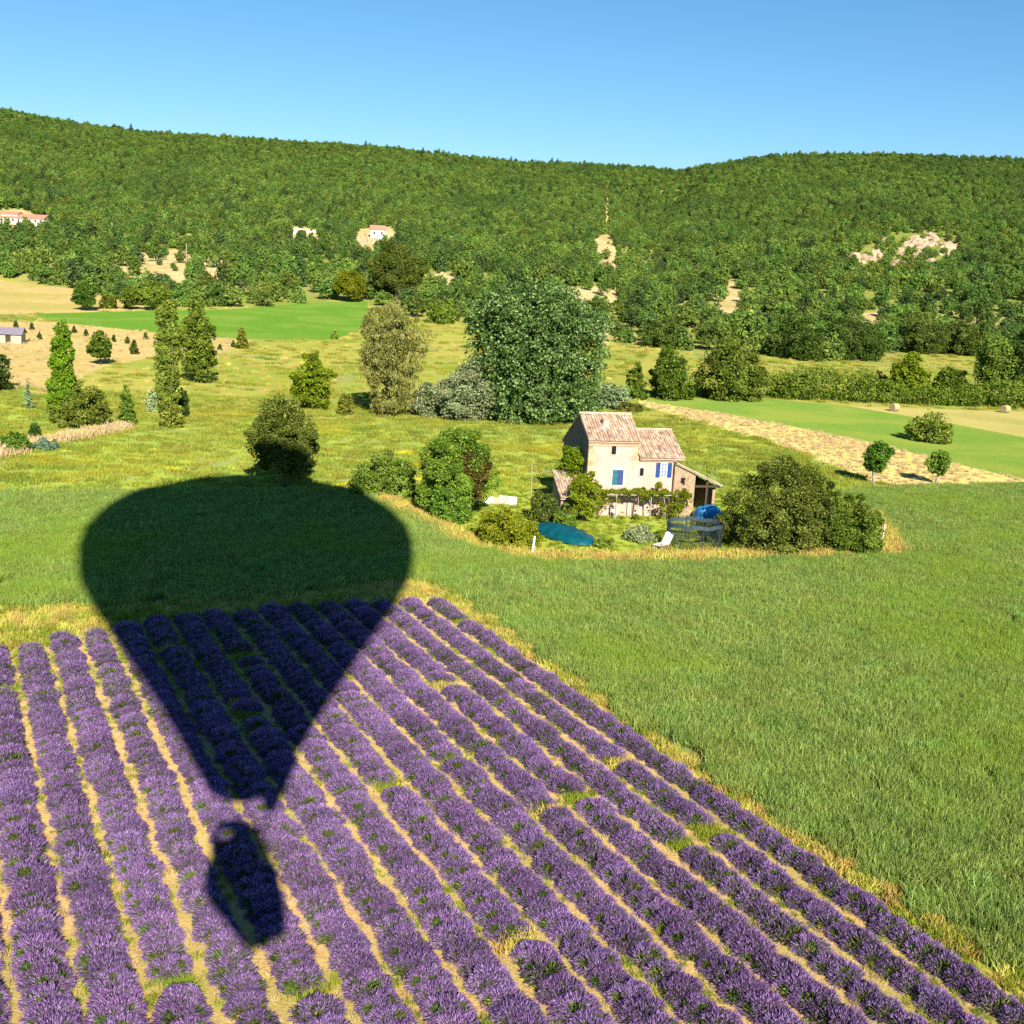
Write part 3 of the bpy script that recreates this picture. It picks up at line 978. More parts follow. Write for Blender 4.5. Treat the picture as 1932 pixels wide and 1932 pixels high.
def blobs_for(style, w, h, seed=0):
    """crown made of ellipsoids, in a box w wide and h tall standing on the ground"""
    r = np.random.default_rng(seed + 101)
    out = []
    R = w / 2
    if style == 'round':          # broad crown above a short trunk
        z0, z1 = 0.16 * h, h
        for i in range(13):
            a = i * 2.4
            f = (i + 0.5) / 13
            z = z0 + (z1 - z0) * (0.18 + 0.64 * f)
            rad = R * 0.55 * math.sin(math.pi * (0.18 + 0.72 * f))
            s = R * r.uniform(0.38, 0.52)
            out.append((rad * math.cos(a), rad * math.sin(a), z, s, s, s * 0.9 * min(1.3, h / w)))
    elif style == 'lolly':        # clear trunk, egg shaped crown
        z0 = 0.30 * h
        hh = h - z0
        for i in range(9):
            a = i * 2.4
            f = i / 8
            z = z0 + hh * (0.16 + 0.66 * f)
            rad = R * 0.45 * math.sin(math.pi * (0.2 + 0.65 * f))
            s = R * (0.42 + 0.18 * math.sin(math.pi * f))
            out.append((rad * math.cos(a), rad * math.sin(a), z, s, s, s * hh / w * 1.0))
    elif style == 'bush':         # sits on the ground
        for i in range(15):
            a = r.uniform(0, 6.28)
            rad = R * 0.74 * math.sqrt(r.random())
            top = h * (1 - 0.62 * (rad / R) ** 2) * r.uniform(0.74, 1.0)
            s = R * r.uniform(0.22, 0.40)
            sz = min(top * 0.5, s * 1.5)
            out.append((rad * math.cos(a), rad * math.sin(a), max(top - sz, sz * 0.7), s, s, sz))
            out.append((rad * math.cos(a) * 1.05, rad * math.sin(a) * 1.05, h * 0.22, s, s, h * 0.26))
    elif style == 'egg':          # full to the ground, widest below the middle
        for i in range(14):
            f = i / 13
            rr = R * (0.55 + 0.45 * math.sin(math.pi * min(1.0, 0.18 + f * 0.80))) * (1 if f < 0.6 else 1 - (f - 0.6) * 1.2) * r.uniform(0.85, 1.1)
            a = i * 2.4
            o = rr * 0.42
            out.append((o * math.cos(a), o * math.sin(a), h * (0.12 + 0.76 * f), rr * 0.64, rr * 0.64, h * 0.12))
    elif style == 'cone':
        for i in range(12):
            f = i / 11
            rr = R * (1 - 0.66 * f ** 1.25) * r.uniform(0.85, 1.12)
            a = i * 2.4
            o = rr * 0.30
            out.append((o * math.cos(a), o * math.sin(a), h * (0.10 + 0.80 * f), rr * 0.80, rr * 0.80, h * 0.12))
    elif style == 'column':
        for i in range(16):
            f = i / 15
            rr = R * (0.62 + 0.5 * math.sin(math.pi * min(1, 0.12 + f * 0.9)) ** 0.7) * (1 if f < 0.8 else 1 - (f - 0.8) * 2.4)
            a = i * 2.4
            o = R * 0.25
            out.append((o * math.cos(a), o * math.sin(a), h * (0.07 + 0.86 * f), rr * 0.62, rr * 0.62, h * 0.085))
    elif style == 'grove':        # many upright plumes: tall multi stemmed poplar
        for i in range(30):
            a = i * 2.399
            rad = R * 0.84 * math.sqrt((i + 0.5) / 30)
            top = h * (1 - 0.36 * (rad / R) ** 3) * r.uniform(0.88, 1.0)
            s = R * r.uniform(0.19, 0.27)
            for f in (0.18, 0.42, 0.66, 0.86):
                out.append((rad * math.cos(a) * (1 + 0.10 * f), rad * math.sin(a) * (1 + 0.10 * f), top * f, s * (1.05 - 0.2 * f), s * (1.05 - 0.2 * f), top * 0.155))
    elif style == 'weep':         # hanging branches, wide above and narrow below
        for i in range(24):
            a = i * 2.399
            f = (i + 0.5) / 24
            rad = R * 0.72 * math.sqrt(f)
            top = h * (1 - 0.22 * f) * r.uniform(0.88, 1.0)
            s = R * r.uniform(0.24, 0.34)
            out.append((rad * math.cos(a), rad * math.sin(a), top - s, s, s, s))
            out.append((rad * 0.95 * math.cos(a), rad * 0.95 * math.sin(a), top * 0.62, s * 0.8, s * 0.8, top * 0.26))
            if i < 16:
                out.append((rad * 0.8 * math.cos(a), rad * 0.8 * math.sin(a), top * 0.27, s * 0.8, s * 0.8, top * 0.27))
    elif style == 'open':         # spreading crown in separate clumps
        for i in range(16):
            a = i * 2.399 + 0.4
            f = (i + 0.5) / 16
            rad = R * 0.78 * math.sqrt(f)
            z = h * (0.9 - 0.42 * f) - h * 0.1 * r.random()
            s = R * r.uniform(0.22, 0.32)
            out.append((rad * math.cos(a), rad * math.sin(a), z, s, s, s * 0.95))
            if i % 2 == 0:
                out.append((rad * 0.85 * math.cos(a + 1), rad * 0.85 * math.sin(a + 1), z * 0.48, s, s, s))
    return out


def trunk_mb(h, r0, style, seed=0):
    r = np.random.default_rng(seed + 7)
    mb = MB()
    top = h * (0.75 if style in ('cone', 'column', 'grove') else 0.55)
    mb.tube([(0, 0, -0.25), (r.normal(0, .03) * h, r.normal(0, .02) * h, top * 0.5), (r.normal(0, .03) * h, 0, top)], [r0 * 1.25, r0 * 0.85, r0 * 0.3], 8)
    for i in range(0 if style in ('column', 'cone', 'egg') else 5):
        a = i * 2.4 + r.random()
        z = top * (0.42 + 0.12 * i)
        L = h * 0.26
        mb.tube([(0, 0, z), (math.cos(a) * L * 0.5, math.sin(a) * L * 0.5, z + L * 0.45), (math.cos(a) * L * 0.8, math.sin(a) * L * 0.8, z + L * 0.95)], [r0 * 0.5, r0 * 0.3, r0 * 0.1], 5)
    return mb


seed_n = [0]


def plant(name, label, cat, base, w, h, style, mat, leaf=None, dens=2.4, bark=BARK, r0=None, group=None, depth=1.0, trunk=True, z=None):
    """a tree or shrub standing where the photo shows its foot; w and h are its size in photo pixels"""
    p = spot(*base)
    s = ppm(p)
    W, H = w / s, h / s / 0.985
    leaf = leaf or max(0.15, min(0.55, 5.0 / s))
    seed_n[0] += 1
    bl = blobs_for(style, W, H, seed_n[0])
    if depth != 1.0:
        bl = [(a, b * depth, c, d, e * depth, f) for a, b, c, d, e, f in bl]
    A = 2 * math.pi * (W / 2) * H * 1.25 + math.pi * W * W / 4
    n = int(min(64000, dens * 1.15 * A / (leaf * leaf * 0.30)))
    root = thing(name, label, cat, p, 0, group)
    V, Fq, T = crown_np(bl, leaf, n, tuft={'column': 0.55, 'cone': 0.6, 'grove': 0.55, 'weep': 0.6, 'egg': 0.75, 'bush': 0.8}.get(style, 0.95), share=0.5 if style == 'grove' else 0.72, flip=0.13 if mat in ('poplar', 'willow', 'silver') else 0.03, droop=1.0 if style == 'weep' else 0.0, elong=0.35 if style == 'weep' else 0.62)
    link('foliage' if style == 'bush' else 'crown', np_mesh('crown', V, Fq, LEAF[mat], T), root)
    if trunk:
        trunk_mb(H, r0 or max(0.07, (0.007 if style in ('column', 'cone') else 0.022) * H), style, seed_n[0]).build('trunk' if style != 'bush' else 'stem', bark, root, True)
    return root


plant('poplar_tree', 'huge broad dark poplar of many upright plumes behind the farmhouse', 'tree', (1000, 792), 268, 264, 'grove', 'poplar', depth=0.8, leaf=0.48, dens=8.5)
plant('willow_shrub', 'wide silvery willow shrub at the left foot of the huge poplar', 'shrub', (880, 790), 186, 116, 'bush', 'silver', dens=3.4)
plant('willow_tree', 'tall olive green weeping tree left of the huge poplar', 'tree', (735, 784), 142, 216, 'weep', 'willow')
plant('lime_tree', 'small pointed yellow green tree left of the weeping tree', 'tree', (588, 772), 80, 110, 'egg', 'bright')
plant('oak_tree', 'dark bushy tree standing at the top of the balloon shadow', 'tree', (535, 918), 134, 162, 'round', 'deep', dens=3.0)
plant('columnar_poplar', 'tallest slender columnar poplar at the left of the meadow', 'tree', (318, 800), 54, 256, 'column', 'olive', dens=5.0)
plant('alder_tree', 'egg shaped dense tree just right of the slender poplar', 'tree', (372, 722), 78, 158, 'egg', 'mid')
plant('cypress_tree', 'narrow bright green conical tree at the far left of the meadow', 'tree', (123, 800), 66, 190, 'cone', 'bright', dens=4.0)
plant('laurel_shrub', 'rounded green bush against the narrow conical tree', 'shrub', (155, 804), 106, 98, 'bush', 'olive')
plant('silver_shrub', 'small grey leaved shrub at the left foot of the slender poplar', 'shrub', (288, 776), 40, 46, 'bush', 'silver')
plant('sapling', 'thin ragged sapling between round bush and slender poplar', 'tree', (240, 802), 36, 76, 'cone', 'mid', dens=1.3)
plant('pine_shrub', 'lone round bush on the dry field left of the slender poplar', 'shrub', (190, 688), 48, 60, 'round', 'mid')
plant('small_fir', 'tiny dark fir on the dry field beside the lone bush', 'tree', (253, 668), 18, 26, 'cone', 'dark', trunk=False)
plant('juniper_shrub', 'small upright juniper below the bright green field', 'shrub', (456, 658), 25, 42, 'cone', 'olive')
plant('juniper_shrub', 'tiny juniper at the right end of the bright green field', 'shrub', (631, 640), 14, 18, 'cone', 'olive', trunk=False)
plant('dark_shrub', 'near black upright shrub at the right foot of the slender poplar', 'shrub', (345, 786), 24, 54, 'column', 'dark')
plant('low_shrub', 'low green shrub at the left foot of the weeping tree', 'shrub', (652, 782), 34, 42, 'bush', 'olive')
plant('low_shrub', 'yellowish bush at the foot of the slender poplar', 'shrub', (325, 806), 44, 56, 'bush', 'olive')
plant('thin_tree', 'thin leafless looking sapling at the left edge below the dry field', 'tree', (53, 770), 20, 50, 'cone', 'silver', dens=0.9)
plant('dark_shrub', 'small dark shrub beside the thin sapling at the left edge', 'shrub', (68, 832), 26, 36, 'bush', 'dark')
plant('blue_shrub', 'pale bluish shrub behind the rubble wall at the left', 'shrub', (85, 848), 48, 26, 'bush', 'teal')
plant('low_shrub', 'dark green shrub at the left end of the rubble wall', 'shrub', (25, 852), 70, 44, 'bush', 'mid')
plant('conifer_tree', 'dark spreading conifer cut by the left edge of the photo', 'tree', (-12, 735), 100, 78, 'bush', 'dark')
plant('round_tree', 'bright green round tree left of the brownish domed tree', 'tree', (1256, 752), 94, 104, 'bush', 'mid')
plant('domed_tree', 'broad domed olive brown tree at the near end of the hedgerow', 'tree', (1367, 754), 140, 128, 'bush', 'olive')
plant('grey_shrub', 'grey green shrub between the huge poplar and the round tree', 'shrub', (1150, 770), 90, 52, 'bush', 'silver')
plant('pointed_shrub', 'pointed green shrub against the left side of the round tree', 'shrub', (1196, 752), 48, 66, 'cone', 'mid')
plant('rust_shrub', 'low brownish shrub right behind the roof ridge of the farmhouse', 'shrub', (1185, 776), 60, 20, 'bush', 'rust')
plant('hackberry_tree', 'nearer of two small lollipop trees right of the big garden bush', 'tree', (1648, 913), 52, 80, 'lolly', 'mid', bark=PALE_BARK, r0=0.16, dens=3)
plant('hackberry_tree', 'farther right of two small lollipop trees on the straw strip', 'tree', (1766, 913), 45, 62, 'lolly', 'mid', bark=PALE_BARK, r0=0.16, dens=3)
plant('domed_shrub', 'large domed shrub alone on the cut green field at the right', 'shrub', (1750, 832), 96, 60, 'bush', 'olive')
plant('hazel_shrub', 'low broad bush beside the top right of the balloon shadow', 'shrub', (722, 936), 136, 92, 'bush', 'olive')
plant('ash_tree', 'wide loose tree left of the farmhouse garden wall', 'tree', (858, 972), 162, 172, 'open', 'mid', dens=2.6)
plant('garden_shrub', 'green shrub under the wide loose tree', 'shrub', (845, 985), 80, 84, 'bush', 'mid')
plant('rusty_tree', 'small rust brown tree with a pale bare trunk', 'tree', (884, 978), 74, 136, 'lolly', 'rust', bark=PALE_BARK, r0=0.13)
plant('privet_shrub', 'bright yellow green bush left of the teal tarpaulin', 'shrub', (955, 1030), 128, 88, 'bush', 'bright')
plant('fig_tree', 'bright green leafy tree against the shaded gable wall', 'tree', (1076, 962), 62, 118, 'lolly', 'bright', dens=3)
plant('plum_tree', 'airy yellow green tree before the tiled shed', 'tree', (1100, 984), 74, 98, 'open', 'bright', dens=2.0, r0=0.1)
plant('dark_garden_shrub', 'dark shaded shrub between the tiled shed and yellow green bush', 'shrub', (1022, 985), 60, 70, 'bush', 'dark')
plant('garden_shrub', 'shrub at the foot of the airy yellow green tree', 'shrub', (1066, 995), 50, 46, 'bush', 'mid')
plant('lavender_shrub', 'grey green herb bush on the garden lawn', 'shrub', (1205, 1020), 62, 34, 'bush', 'silver')
plant('box_shrub', 'low dark bush right of the teal tarpaulin', 'shrub', (1140, 1032), 40, 24, 'bush', 'olive')
plant('laurel_bush', 'very large domed bush right of the farmhouse lean to', 'shrub', (1464, 1034), 232, 176, 'bush', 'deep', dens=3.2)
plant('laurel_bush', 'lower brighter green bush at the right tip of the garden', 'shrub', (1586, 1036), 156, 118, 'bush', 'mid', dens=3.0)
plant('laurel_bush', 'middle height bush between the very large dome and the garden tip', 'shrub', (1530, 1036), 130, 146, 'bush', 'deep', dens=3.0)
plant('elder_shrub', 'yellow green shoots rising behind the very large domed bush', 'shrub', (1510, 985), 90, 116, 'bush', 'bright')


for i_, (bx, by, w_, h_, st_, lab) in enumerate([(160, 586, 46, 52, 'round', 'round oak standing alone on the tan field, leftmost of four'), (206, 582, 34, 36, 'bush', 'low bushy oak on the tan field right of the round one'),
                                                (244, 584, 40, 40, 'round', 'small oak on the tan field, third of four in a row'), (286, 586, 50, 52, 'round', 'oak at the right end of the tan field beside the wood'),
                                                (832, 610, 56, 56, 'bush', 'rounded bush between the weeping tree and the huge poplar'), (660, 570, 60, 60, 'round', 'bright oak at the far right corner of the bright green field'),
                                                (748, 568, 108, 96, 'round', 'large dark oak behind the weeping tree, taller than its neighbours'), (1250, 656, 84, 66, 'bush', 'broad dark bush left of the round tree, at the wood edge'),
                                                (1490, 676, 122, 88, 'bush', 'broad dark clump above the left end of the hedgerow'), (1602, 676, 132, 84, 'bush', 'second broad dark clump above the hedgerow'),
                                                (1728, 664, 112, 82, 'bush', 'third broad dark clump above the hedgerow'), (1802, 668, 92, 76, 'bush', 'fourth broad dark clump above the hedgerow, nearest the right edge'),
                                                (112, 426, 66, 26, 'bush', 'bright yellow green bush beside the long white hill farmhouse')]):
    plant('field_oak', lab, 'tree', (bx, by), w_, h_, st_, 'bright' if i_ in (5, 12) else ('mid' if i_ < 5 else 'deep'), leaf=0.55)


# hedgerow: one long bank of brush
hb = []
for i in range(70):
    f = i / 69
    b0 = (1445 + (2050 - 1445) * f, 752 + 26 * f)
    p = spot(*b0)
    s = ppm(p)
    hgt = rng.uniform(38, 56) / s * (1 + 0.25 * math.sin(f * 9))
    hb.append((p.x + rng.normal(0, .6), p.y + rng.normal(0, 1.0) + 1.5, p.z + hgt * 0.5, 1.7, 1.9, hgt * 0.52))
hp = spot(1700, 766)
V, Fq, T = crown_np([(a - hp.x, b - hp.y, c - hp.z + 0.0, d, e, f) for a, b, c, d, e, f in hb], 0.45, 26000, tuft=0)
hr = thing('hedgerow', 'long ragged hedgerow along the back of the cut green field', 'hedge', hp)
link('foliage', np_mesh('hedge_foliage', V, Fq, LEAF['mid'], T), hr)
for args in [('hedge_tree', 'yellowish tree rising from the middle of the hedgerow', (1716, 748), 80, 88, 'bush', 'bright'),
             ('hedge_tree', 'dark shrub at the left end of the hedgerow', (1480, 750), 56, 46, 'bush', 'mid'),
             ('hedge_tree', 'dark low shrub behind the hedgerow left of the yellowish tree', (1645, 738), 60, 44, 'bush', 'dark'),
             ('hedge_tree', 'olive tree at the right end of the hedgerow', (1866, 760), 84, 132, 'round', 'olive'),
             ('hedge_tree', 'dark tree at the right edge of the photo behind the hedgerow', (1932, 765), 80, 150, 'round', 'dark'),
             ('hedge_tree', 'green shrub in the hedgerow right of the yellowish tree', (1790, 752), 70, 66, 'bush', 'mid')]:
    plant(args[0], args[1], 'tree', args[2], *args[3:])


# ------------------------------------------------------------------ forest: one set of tree kinds, near ones as things, the far wood as stuff
kinds = []
for i in range(8):
    st_ = ['round', 'round', 'bush', 'round', 'cone', 'bush', 'round', 'open'][i]
    bl = blobs_for(st_, 1.0, [1.0, 1.15, 0.9, 0.95, 1.5, 0.85, 1.25, 1.05][i], 50 + i)
    V, Fq, T = crown_np(bl, 0.105, 2000 if i != 4 else 1300, rnd=0.5)
    kinds.append(np_mesh('wood_crown', V, Fq, LEAF['pinewood' if i in (4, 6) else 'forest'], T))
kinds_far = []
for i in range(8):
    bl = blobs_for(['round', 'egg', 'round', 'bush', 'cone', 'round', 'egg', 'egg'][i], 1.0, [1.0, 1.2, 1.1, 0.95, 1.7, 1.25, 1.35, 1.2][i], 80 + i)
    V, Fq, T = crown_np(bl, 0.16, 560, rnd=0.42, tuft=0)
    kinds_far.append(np_mesh('far_crown', V, Fq, LEAF['pinewood' if i in (4, 7) else 'forest'], T))
tr_me = trunk_mb(1.0, 0.04, 'round', 3).mesh('wood_trunk', BARK)


def allowed(x, y):
    k = np.ones(len(x), bool)
    for ck, pl in list(clear_polys.items()) + [('', polys['green']), ('', polys['tan']), ('', polys['dry'])]:
        k &= ~(in_poly(pl, x, y) & (rng.random(len(x)) < (0.86 if ck == 'outcrop' else (1.1 if ck in ('', 'farm', 'yard') else 0.9))))
    return k


# lower belt: candidates with minimum spacing, behind the edge of the wood that the photo shows
FRONT = [(-300, 520), (0, 524), (140, 545), (200, 562), (290, 582), (500, 579), (600, 570), (690, 566), (760, 596), (850, 608), (960, 622), (1130, 640), (1200, 650), (1300, 664), (1440, 672), (1560, 680), (1660, 678), (1740, 664), (1830, 668), (1932, 690), (2200, 700)]
fr = [spot(*q) for q in FRONT]
fr_a = np.array([q.x / q.y for q in fr])
fr_y = np.array([q.y for q in fr])


def wood_edge(x, y):
    return np.interp(x / y, fr_a, fr_y)


cand = []
gx = rng.uniform(-330, 330, 14000)
gy = rng.uniform(235, 560, 14000)
k = (np.abs(gx) < 0.5 * gy + 8) & allowed(gx, gy)
we = wood_edge(gx, gy)
k &= gy > we + 1.5
k &= (rng.random(len(gx)) < 0.9 - 0.72 * (lowfreq(gx, gy, 0.06, 1.1) < 0.42)) | (gy < we + 14)
gx, gy = gx[k], gy[k]
kept = []
grid = {}
for x, y in zip(gx, gy):
    mind = 6.6 + 2.2 * math.sin(x / 29 + y / 17)
    ci, cj = int(x // 9), int(y // 9)
    ok = True
    for a in (-1, 0, 1):
        for b in (-1, 0, 1):
            for (u, v) in grid.get((ci + a, cj + b), ()):
                if (u - x) ** 2 + (v - y) ** 2 < mind * mind:
                    ok = False
    if ok:
        grid.setdefault((ci, cj), []).append((x, y))
        kept.append((x, y))
kept.sort(key=lambda q: q[1])
NEAR = 280
KIND = ['round oak', 'tall rounded oak', 'low spreading oak', 'round oak', 'pointed pine', 'low broad oak', 'upright oak', 'loose oak']
ZONES = [(-9999, 300, 'behind the tan field'), (300, 700, 'behind the bright green field'), (700, 1130, 'behind huge poplar'), (1130, 1440, 'behind the farmhouse roofs'), (1440, 1700, 'above the hedgerow'), (1700, 9999, 'above the hay field')]
cells = {}
for (x, y) in kept[:NEAR]:
    pxx = 966 + F * (x / y) / ct
    zi = next(i for i, z in enumerate(ZONES) if z[0] <= pxx < z[1])
    dd = y - float(wood_edge(np.array([x]), np.array([y]))[0])
    rank = 0 if dd < 12 else (1 if dd < 30 else (2 if dd < 50 else (3 if dd < 72 else 4)))
    cells.setdefault((zi, rank), []).append((x, y))
RANKS = ['front rank', 'second rank', 'third rank', 'fourth rank', 'rear ranks']
ordn = lambda i: ORD[i] if i < 20 else 'twenty ' + ORD[i - 20]
for (zi, rank), lst in cells.items():
    lst.sort(key=lambda q: q[0] / q[1])
    for i, (x, y) in enumerate(lst):
        ki = int(rng.choice(8, p=[.18, .16, .16, .16, .04, .13, .1, .07]))
        wdt = rng.uniform(6.2, 10.0) if rank == 0 else rng.uniform(4.8, 8.2)
        z = float(hfun(x, y))
        r = thing('pine_tree' if ki == 4 else 'oak_tree', '%s, %s from left in %s %s' % (KIND[ki], ordn(i), RANKS[rank], ZONES[zi][2]), 'tree', (x, y, z - 0.2), rng.uniform(0, 6.28), 'trees along the foot of the wooded hill')
        r.scale = (wdt, wdt, wdt * rng.uniform(0.78, 1.05))
        link('crown', kinds[ki], r)
        link('trunk', tr_me, r)
far_pts = [(x, y, rng.uniform(4.8, 7.8)) for x, y in kept[NEAR:]]
# the wood on the slopes
y = 470.0
while y < 1130:
    stp = 5.6 if y < 600 else (4.6 if y < 760 else 4.1)
    half = 0.53 * y + 30
    xs = np.arange(-half, half, stp)
    xs = xs + rng.uniform(-0.48, 0.48, len(xs)) * stp
    ys = y + rng.uniform(-0.5, 0.5, len(xs)) * stp
    k = allowed(xs, ys)
    dens_ = np.clip(0.46 + (ys - 480) / 420 + 0.75 * (lowfreq(xs, ys, 0.05, 0.7) - 0.5), 0, 0.97)
    k &= rng.random(len(xs)) < dens_
    k &= ys > 560 - 90 * rng.random(len(xs))
    for a, b in zip(xs[k], ys[k]):
        far_pts.append((a, b, rng.uniform(3.8, 7.0) if y < 640 else rng.uniform(3.2, 5.6)))
    y += stp * 0.9
fp = np.array(far_pts)
n = len(fp)
sz = fp[:, 2]
zz = sz * rng.uniform(0.8, 1.2, n) * np.clip(1.12 - (fp[:, 1] - 700) / 900, 0.72, 1.0)
ki = rng.choice(8, n, p=[.20, .14, .18, .12, .03, .14, .12, .07])
scatter('hillside_wood', np.stack([fp[:, 0], fp[:, 1], hfun(fp[:, 0], fp[:, 1]) - 0.3], 1), np.stack([np.zeros(n), np.zeros(n), rng.uniform(0, 6.28, n)], 1), np.stack([sz, sz, zz], 1), ki,
        variant_collection('wood_variants', kinds_far), 'dense oak wood covering the slopes up to the skyline')
ux = rng.uniform(-600, 600, 30000)
uy = 430 + 690 * rng.random(30000) ** 0.85
k = (np.abs(ux) < 0.53 * uy + 20) & allowed(ux, uy) & (uy > wood_edge(ux, uy) + 4)
ux, uy = ux[k][:15000], uy[k][:15000]
m_n = len(ux)
us = rng.uniform(1.4, 3.0, m_n)
scatter('hillside_scrub', np.stack([ux, uy, hfun(ux, uy) - 0.2], 1), np.stack([np.zeros(m_n), np.zeros(m_n), rng.uniform(0, 6.28, m_n)], 1), np.stack([us, us, us * 0.8], 1), rng.integers(0, 4, m_n),
        bpy.data.collections['wood_variants'], 'low green scrub filling the ground between the trees of the wood')
print('forest', n, 'near', min(NEAR, len(kept)), len(kept))


# ------------------------------------------------------------------ farmhouse
PLASTER = solid_mat('cream_render', (0.60, 0.385, 0.30), (0.74, 0.52, 0.44), 0.9, 0.9, 0.25)
RUBBLE = solid_mat('rubble_stone', (0.30, 0.21, 0.13), (0.50, 0.37, 0.24), 2.5, 0.95, 0.6)
QUOIN = solid_mat('ochre_stone', (0.50, 0.33, 0.17), (0.66, 0.47, 0.28), 3.0, 0.9, 0.4, tinted=True)
TILE = solid_mat('clay_tile', (0.46, 0.30, 0.20), (0.68, 0.51, 0.38), 1.4, 0.85, 0.1, tinted=True)
WOODD = solid_mat('dark_wood', (0.045, 0.03, 0.02), (0.10, 0.07, 0.045), 6, 0.8, 0.3)
WOODL = solid_mat('grey_wood', (0.30, 0.25, 0.19), (0.48, 0.41, 0.32), 6, 0.85, 0.3)
BLUE = solid_mat('blue_paint', (0.018, 0.055, 0.21), (0.03, 0.085, 0.29), 5, 0.5, 0.05)
TEALP = solid_mat('teal_paint', (0.02, 0.13, 0.17), (0.035, 0.18, 0.22), 5, 0.55, 0.05)
BLUEF = solid_mat('slate_blue_paint', (0.035, 0.06, 0.18), (0.06, 0.09, 0.24), 5, 0.55, 0.05)
WHITE = solid_mat('white_paint', (0.70, 0.70, 0.68), (0.80, 0.80, 0.78), 5, 0.5, 0.03)
GLASS = solid_mat('window_glass', (0.01, 0.012, 0.015), (0.02, 0.025, 0.03), 2, 0.08, 0, spec=0.6)
PANE = solid_mat('pale_pane', (0.22, 0.28, 0.38), (0.34, 0.42, 0.52), 2, 0.15, 0, spec=0.6)
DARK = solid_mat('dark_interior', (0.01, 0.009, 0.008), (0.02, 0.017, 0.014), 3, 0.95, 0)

hp = spot(1103, 973)
nt_ = PLASTER.node_tree
pb_ = next(n for n in nt_.nodes if n.type == 'BSDF_PRINCIPLED')
src_ = pb_.inputs['Base Color'].links[0].from_socket
tc_ = nt_.nodes.new('ShaderNodeTexCoord')
mp_ = nt_.nodes.new('ShaderNodeMapping')
mp_.inputs['Scale'].default_value = (2.2, 2.2, 0.35)
nt_.links.new(tc_.outputs['Object'], mp_.inputs[0])
ns_ = noise(nt_, 1.6, 6, 0.7, mp_.outputs[0])
fs_ = ramp(nt_, ns_, [(0.48, (0, 0, 0)), (0.72, (0.65, 0.65, 0.65))])
nb_ = noise(nt_, 2.7, 5, 0.7, tc_.outputs['Object'])
fb_ = ramp(nt_, nb_, [(0.58, (0, 0, 0)), (0.66, (0.55, 0.55, 0.55))])
nt_.links.new(mixc(nt_, fb_, mixc(nt_, fs_, src_, (0.40, 0.27, 0.19)), (0.50, 0.33, 0.19)), pb_.inputs['Base Color'])
HR = math.radians(12.5)
house = thing('farmhouse', 'small stone farmhouse with two pink tiled roofs and blue shutters', 'farmhouse', hp, HR)
TX, LX, RX = 4.35, 7.75, 11.8          # ends of tall block, low wing, lean-to
TD, TRY = 8.2, 3.2                     # depth and ridge position of the tall block
TE, TR, TB = 6.6, 8.35, 5.3             # eave, ridge and back eave heights
LD, LRY, LE, LR, LB = 7.6, 3.9, 5.15, 6.95, 4.6
w = MB()
w.prism([(0, 0), (TD, 0), (TD, TB), (TRY, TR), (0, TE)], 'x', 0.0, TX)
w.build('tall_wall', PLASTER, house)
w = MB()
w.prism([(0.12, 0), (LD, 0), (LD, LB), (LRY, LR), (0.12, LE)], 'x', TX + 0.003, LX)
w.build('low_wall', PLASTER, house)


def tiles(x0, x1, ya, za, yb, zb, parent, name='roof_tiles', pitch=0.235, row=0.42):
    """barrel tiles from the eave (ya,za) up to the ridge (yb,zb)"""
    L = math.hypot(yb - ya, zb - za)
    nrow = max(2, int(round(L / row)))
    ncol = int(round((x1 - x0) / pitch))
    pw = (x1 - x0) / ncol
    dy, dz = (yb - ya) / L, (zb - za) / L
    ny, nz = -dz * (1 if dy > 0 else -1), abs(dy)
    mb = MB()
    for i in range(ncol):
        xc = x0 + (i + 0.5) * pw
        wob = rng.normal(0, 0.012)
        for j in range(nrow):
            s0, s1 = j * L / nrow - 0.03, (j + 1) * L / nrow + 0.05
            lift0, lift1 = 0.095, 0.02
            r0, r1 = pw * 0.50, pw * 0.40
            vs_, jit = [], rng.normal(0, 0.012)
            for (s, lf, rr) in ((s0, lift0, r0), (s1, lift1, r1)):
                for a in (0, 45, 90, 135, 180):
                    ca, sa = math.cos(math.radians(a)), math.sin(math.radians(a))
                    hgt = lf + rr * sa * 0.85
                    vs_.append((xc + wob + jit + rr * ca, ya + dy * s + ny * hgt, za + dz * s + nz * hgt))
            fs = [(k, k + 1, k + 6, k + 5) for k in range(4)] + [(0, 1, 2, 3, 4)]
            mb.add(vs_, fs, float(np.clip(rng.normal(0.5, 0.27), 0, 1)))
    o = mb.build(name, TILE, parent)
    o['kind'] = 'stuff'
    return o


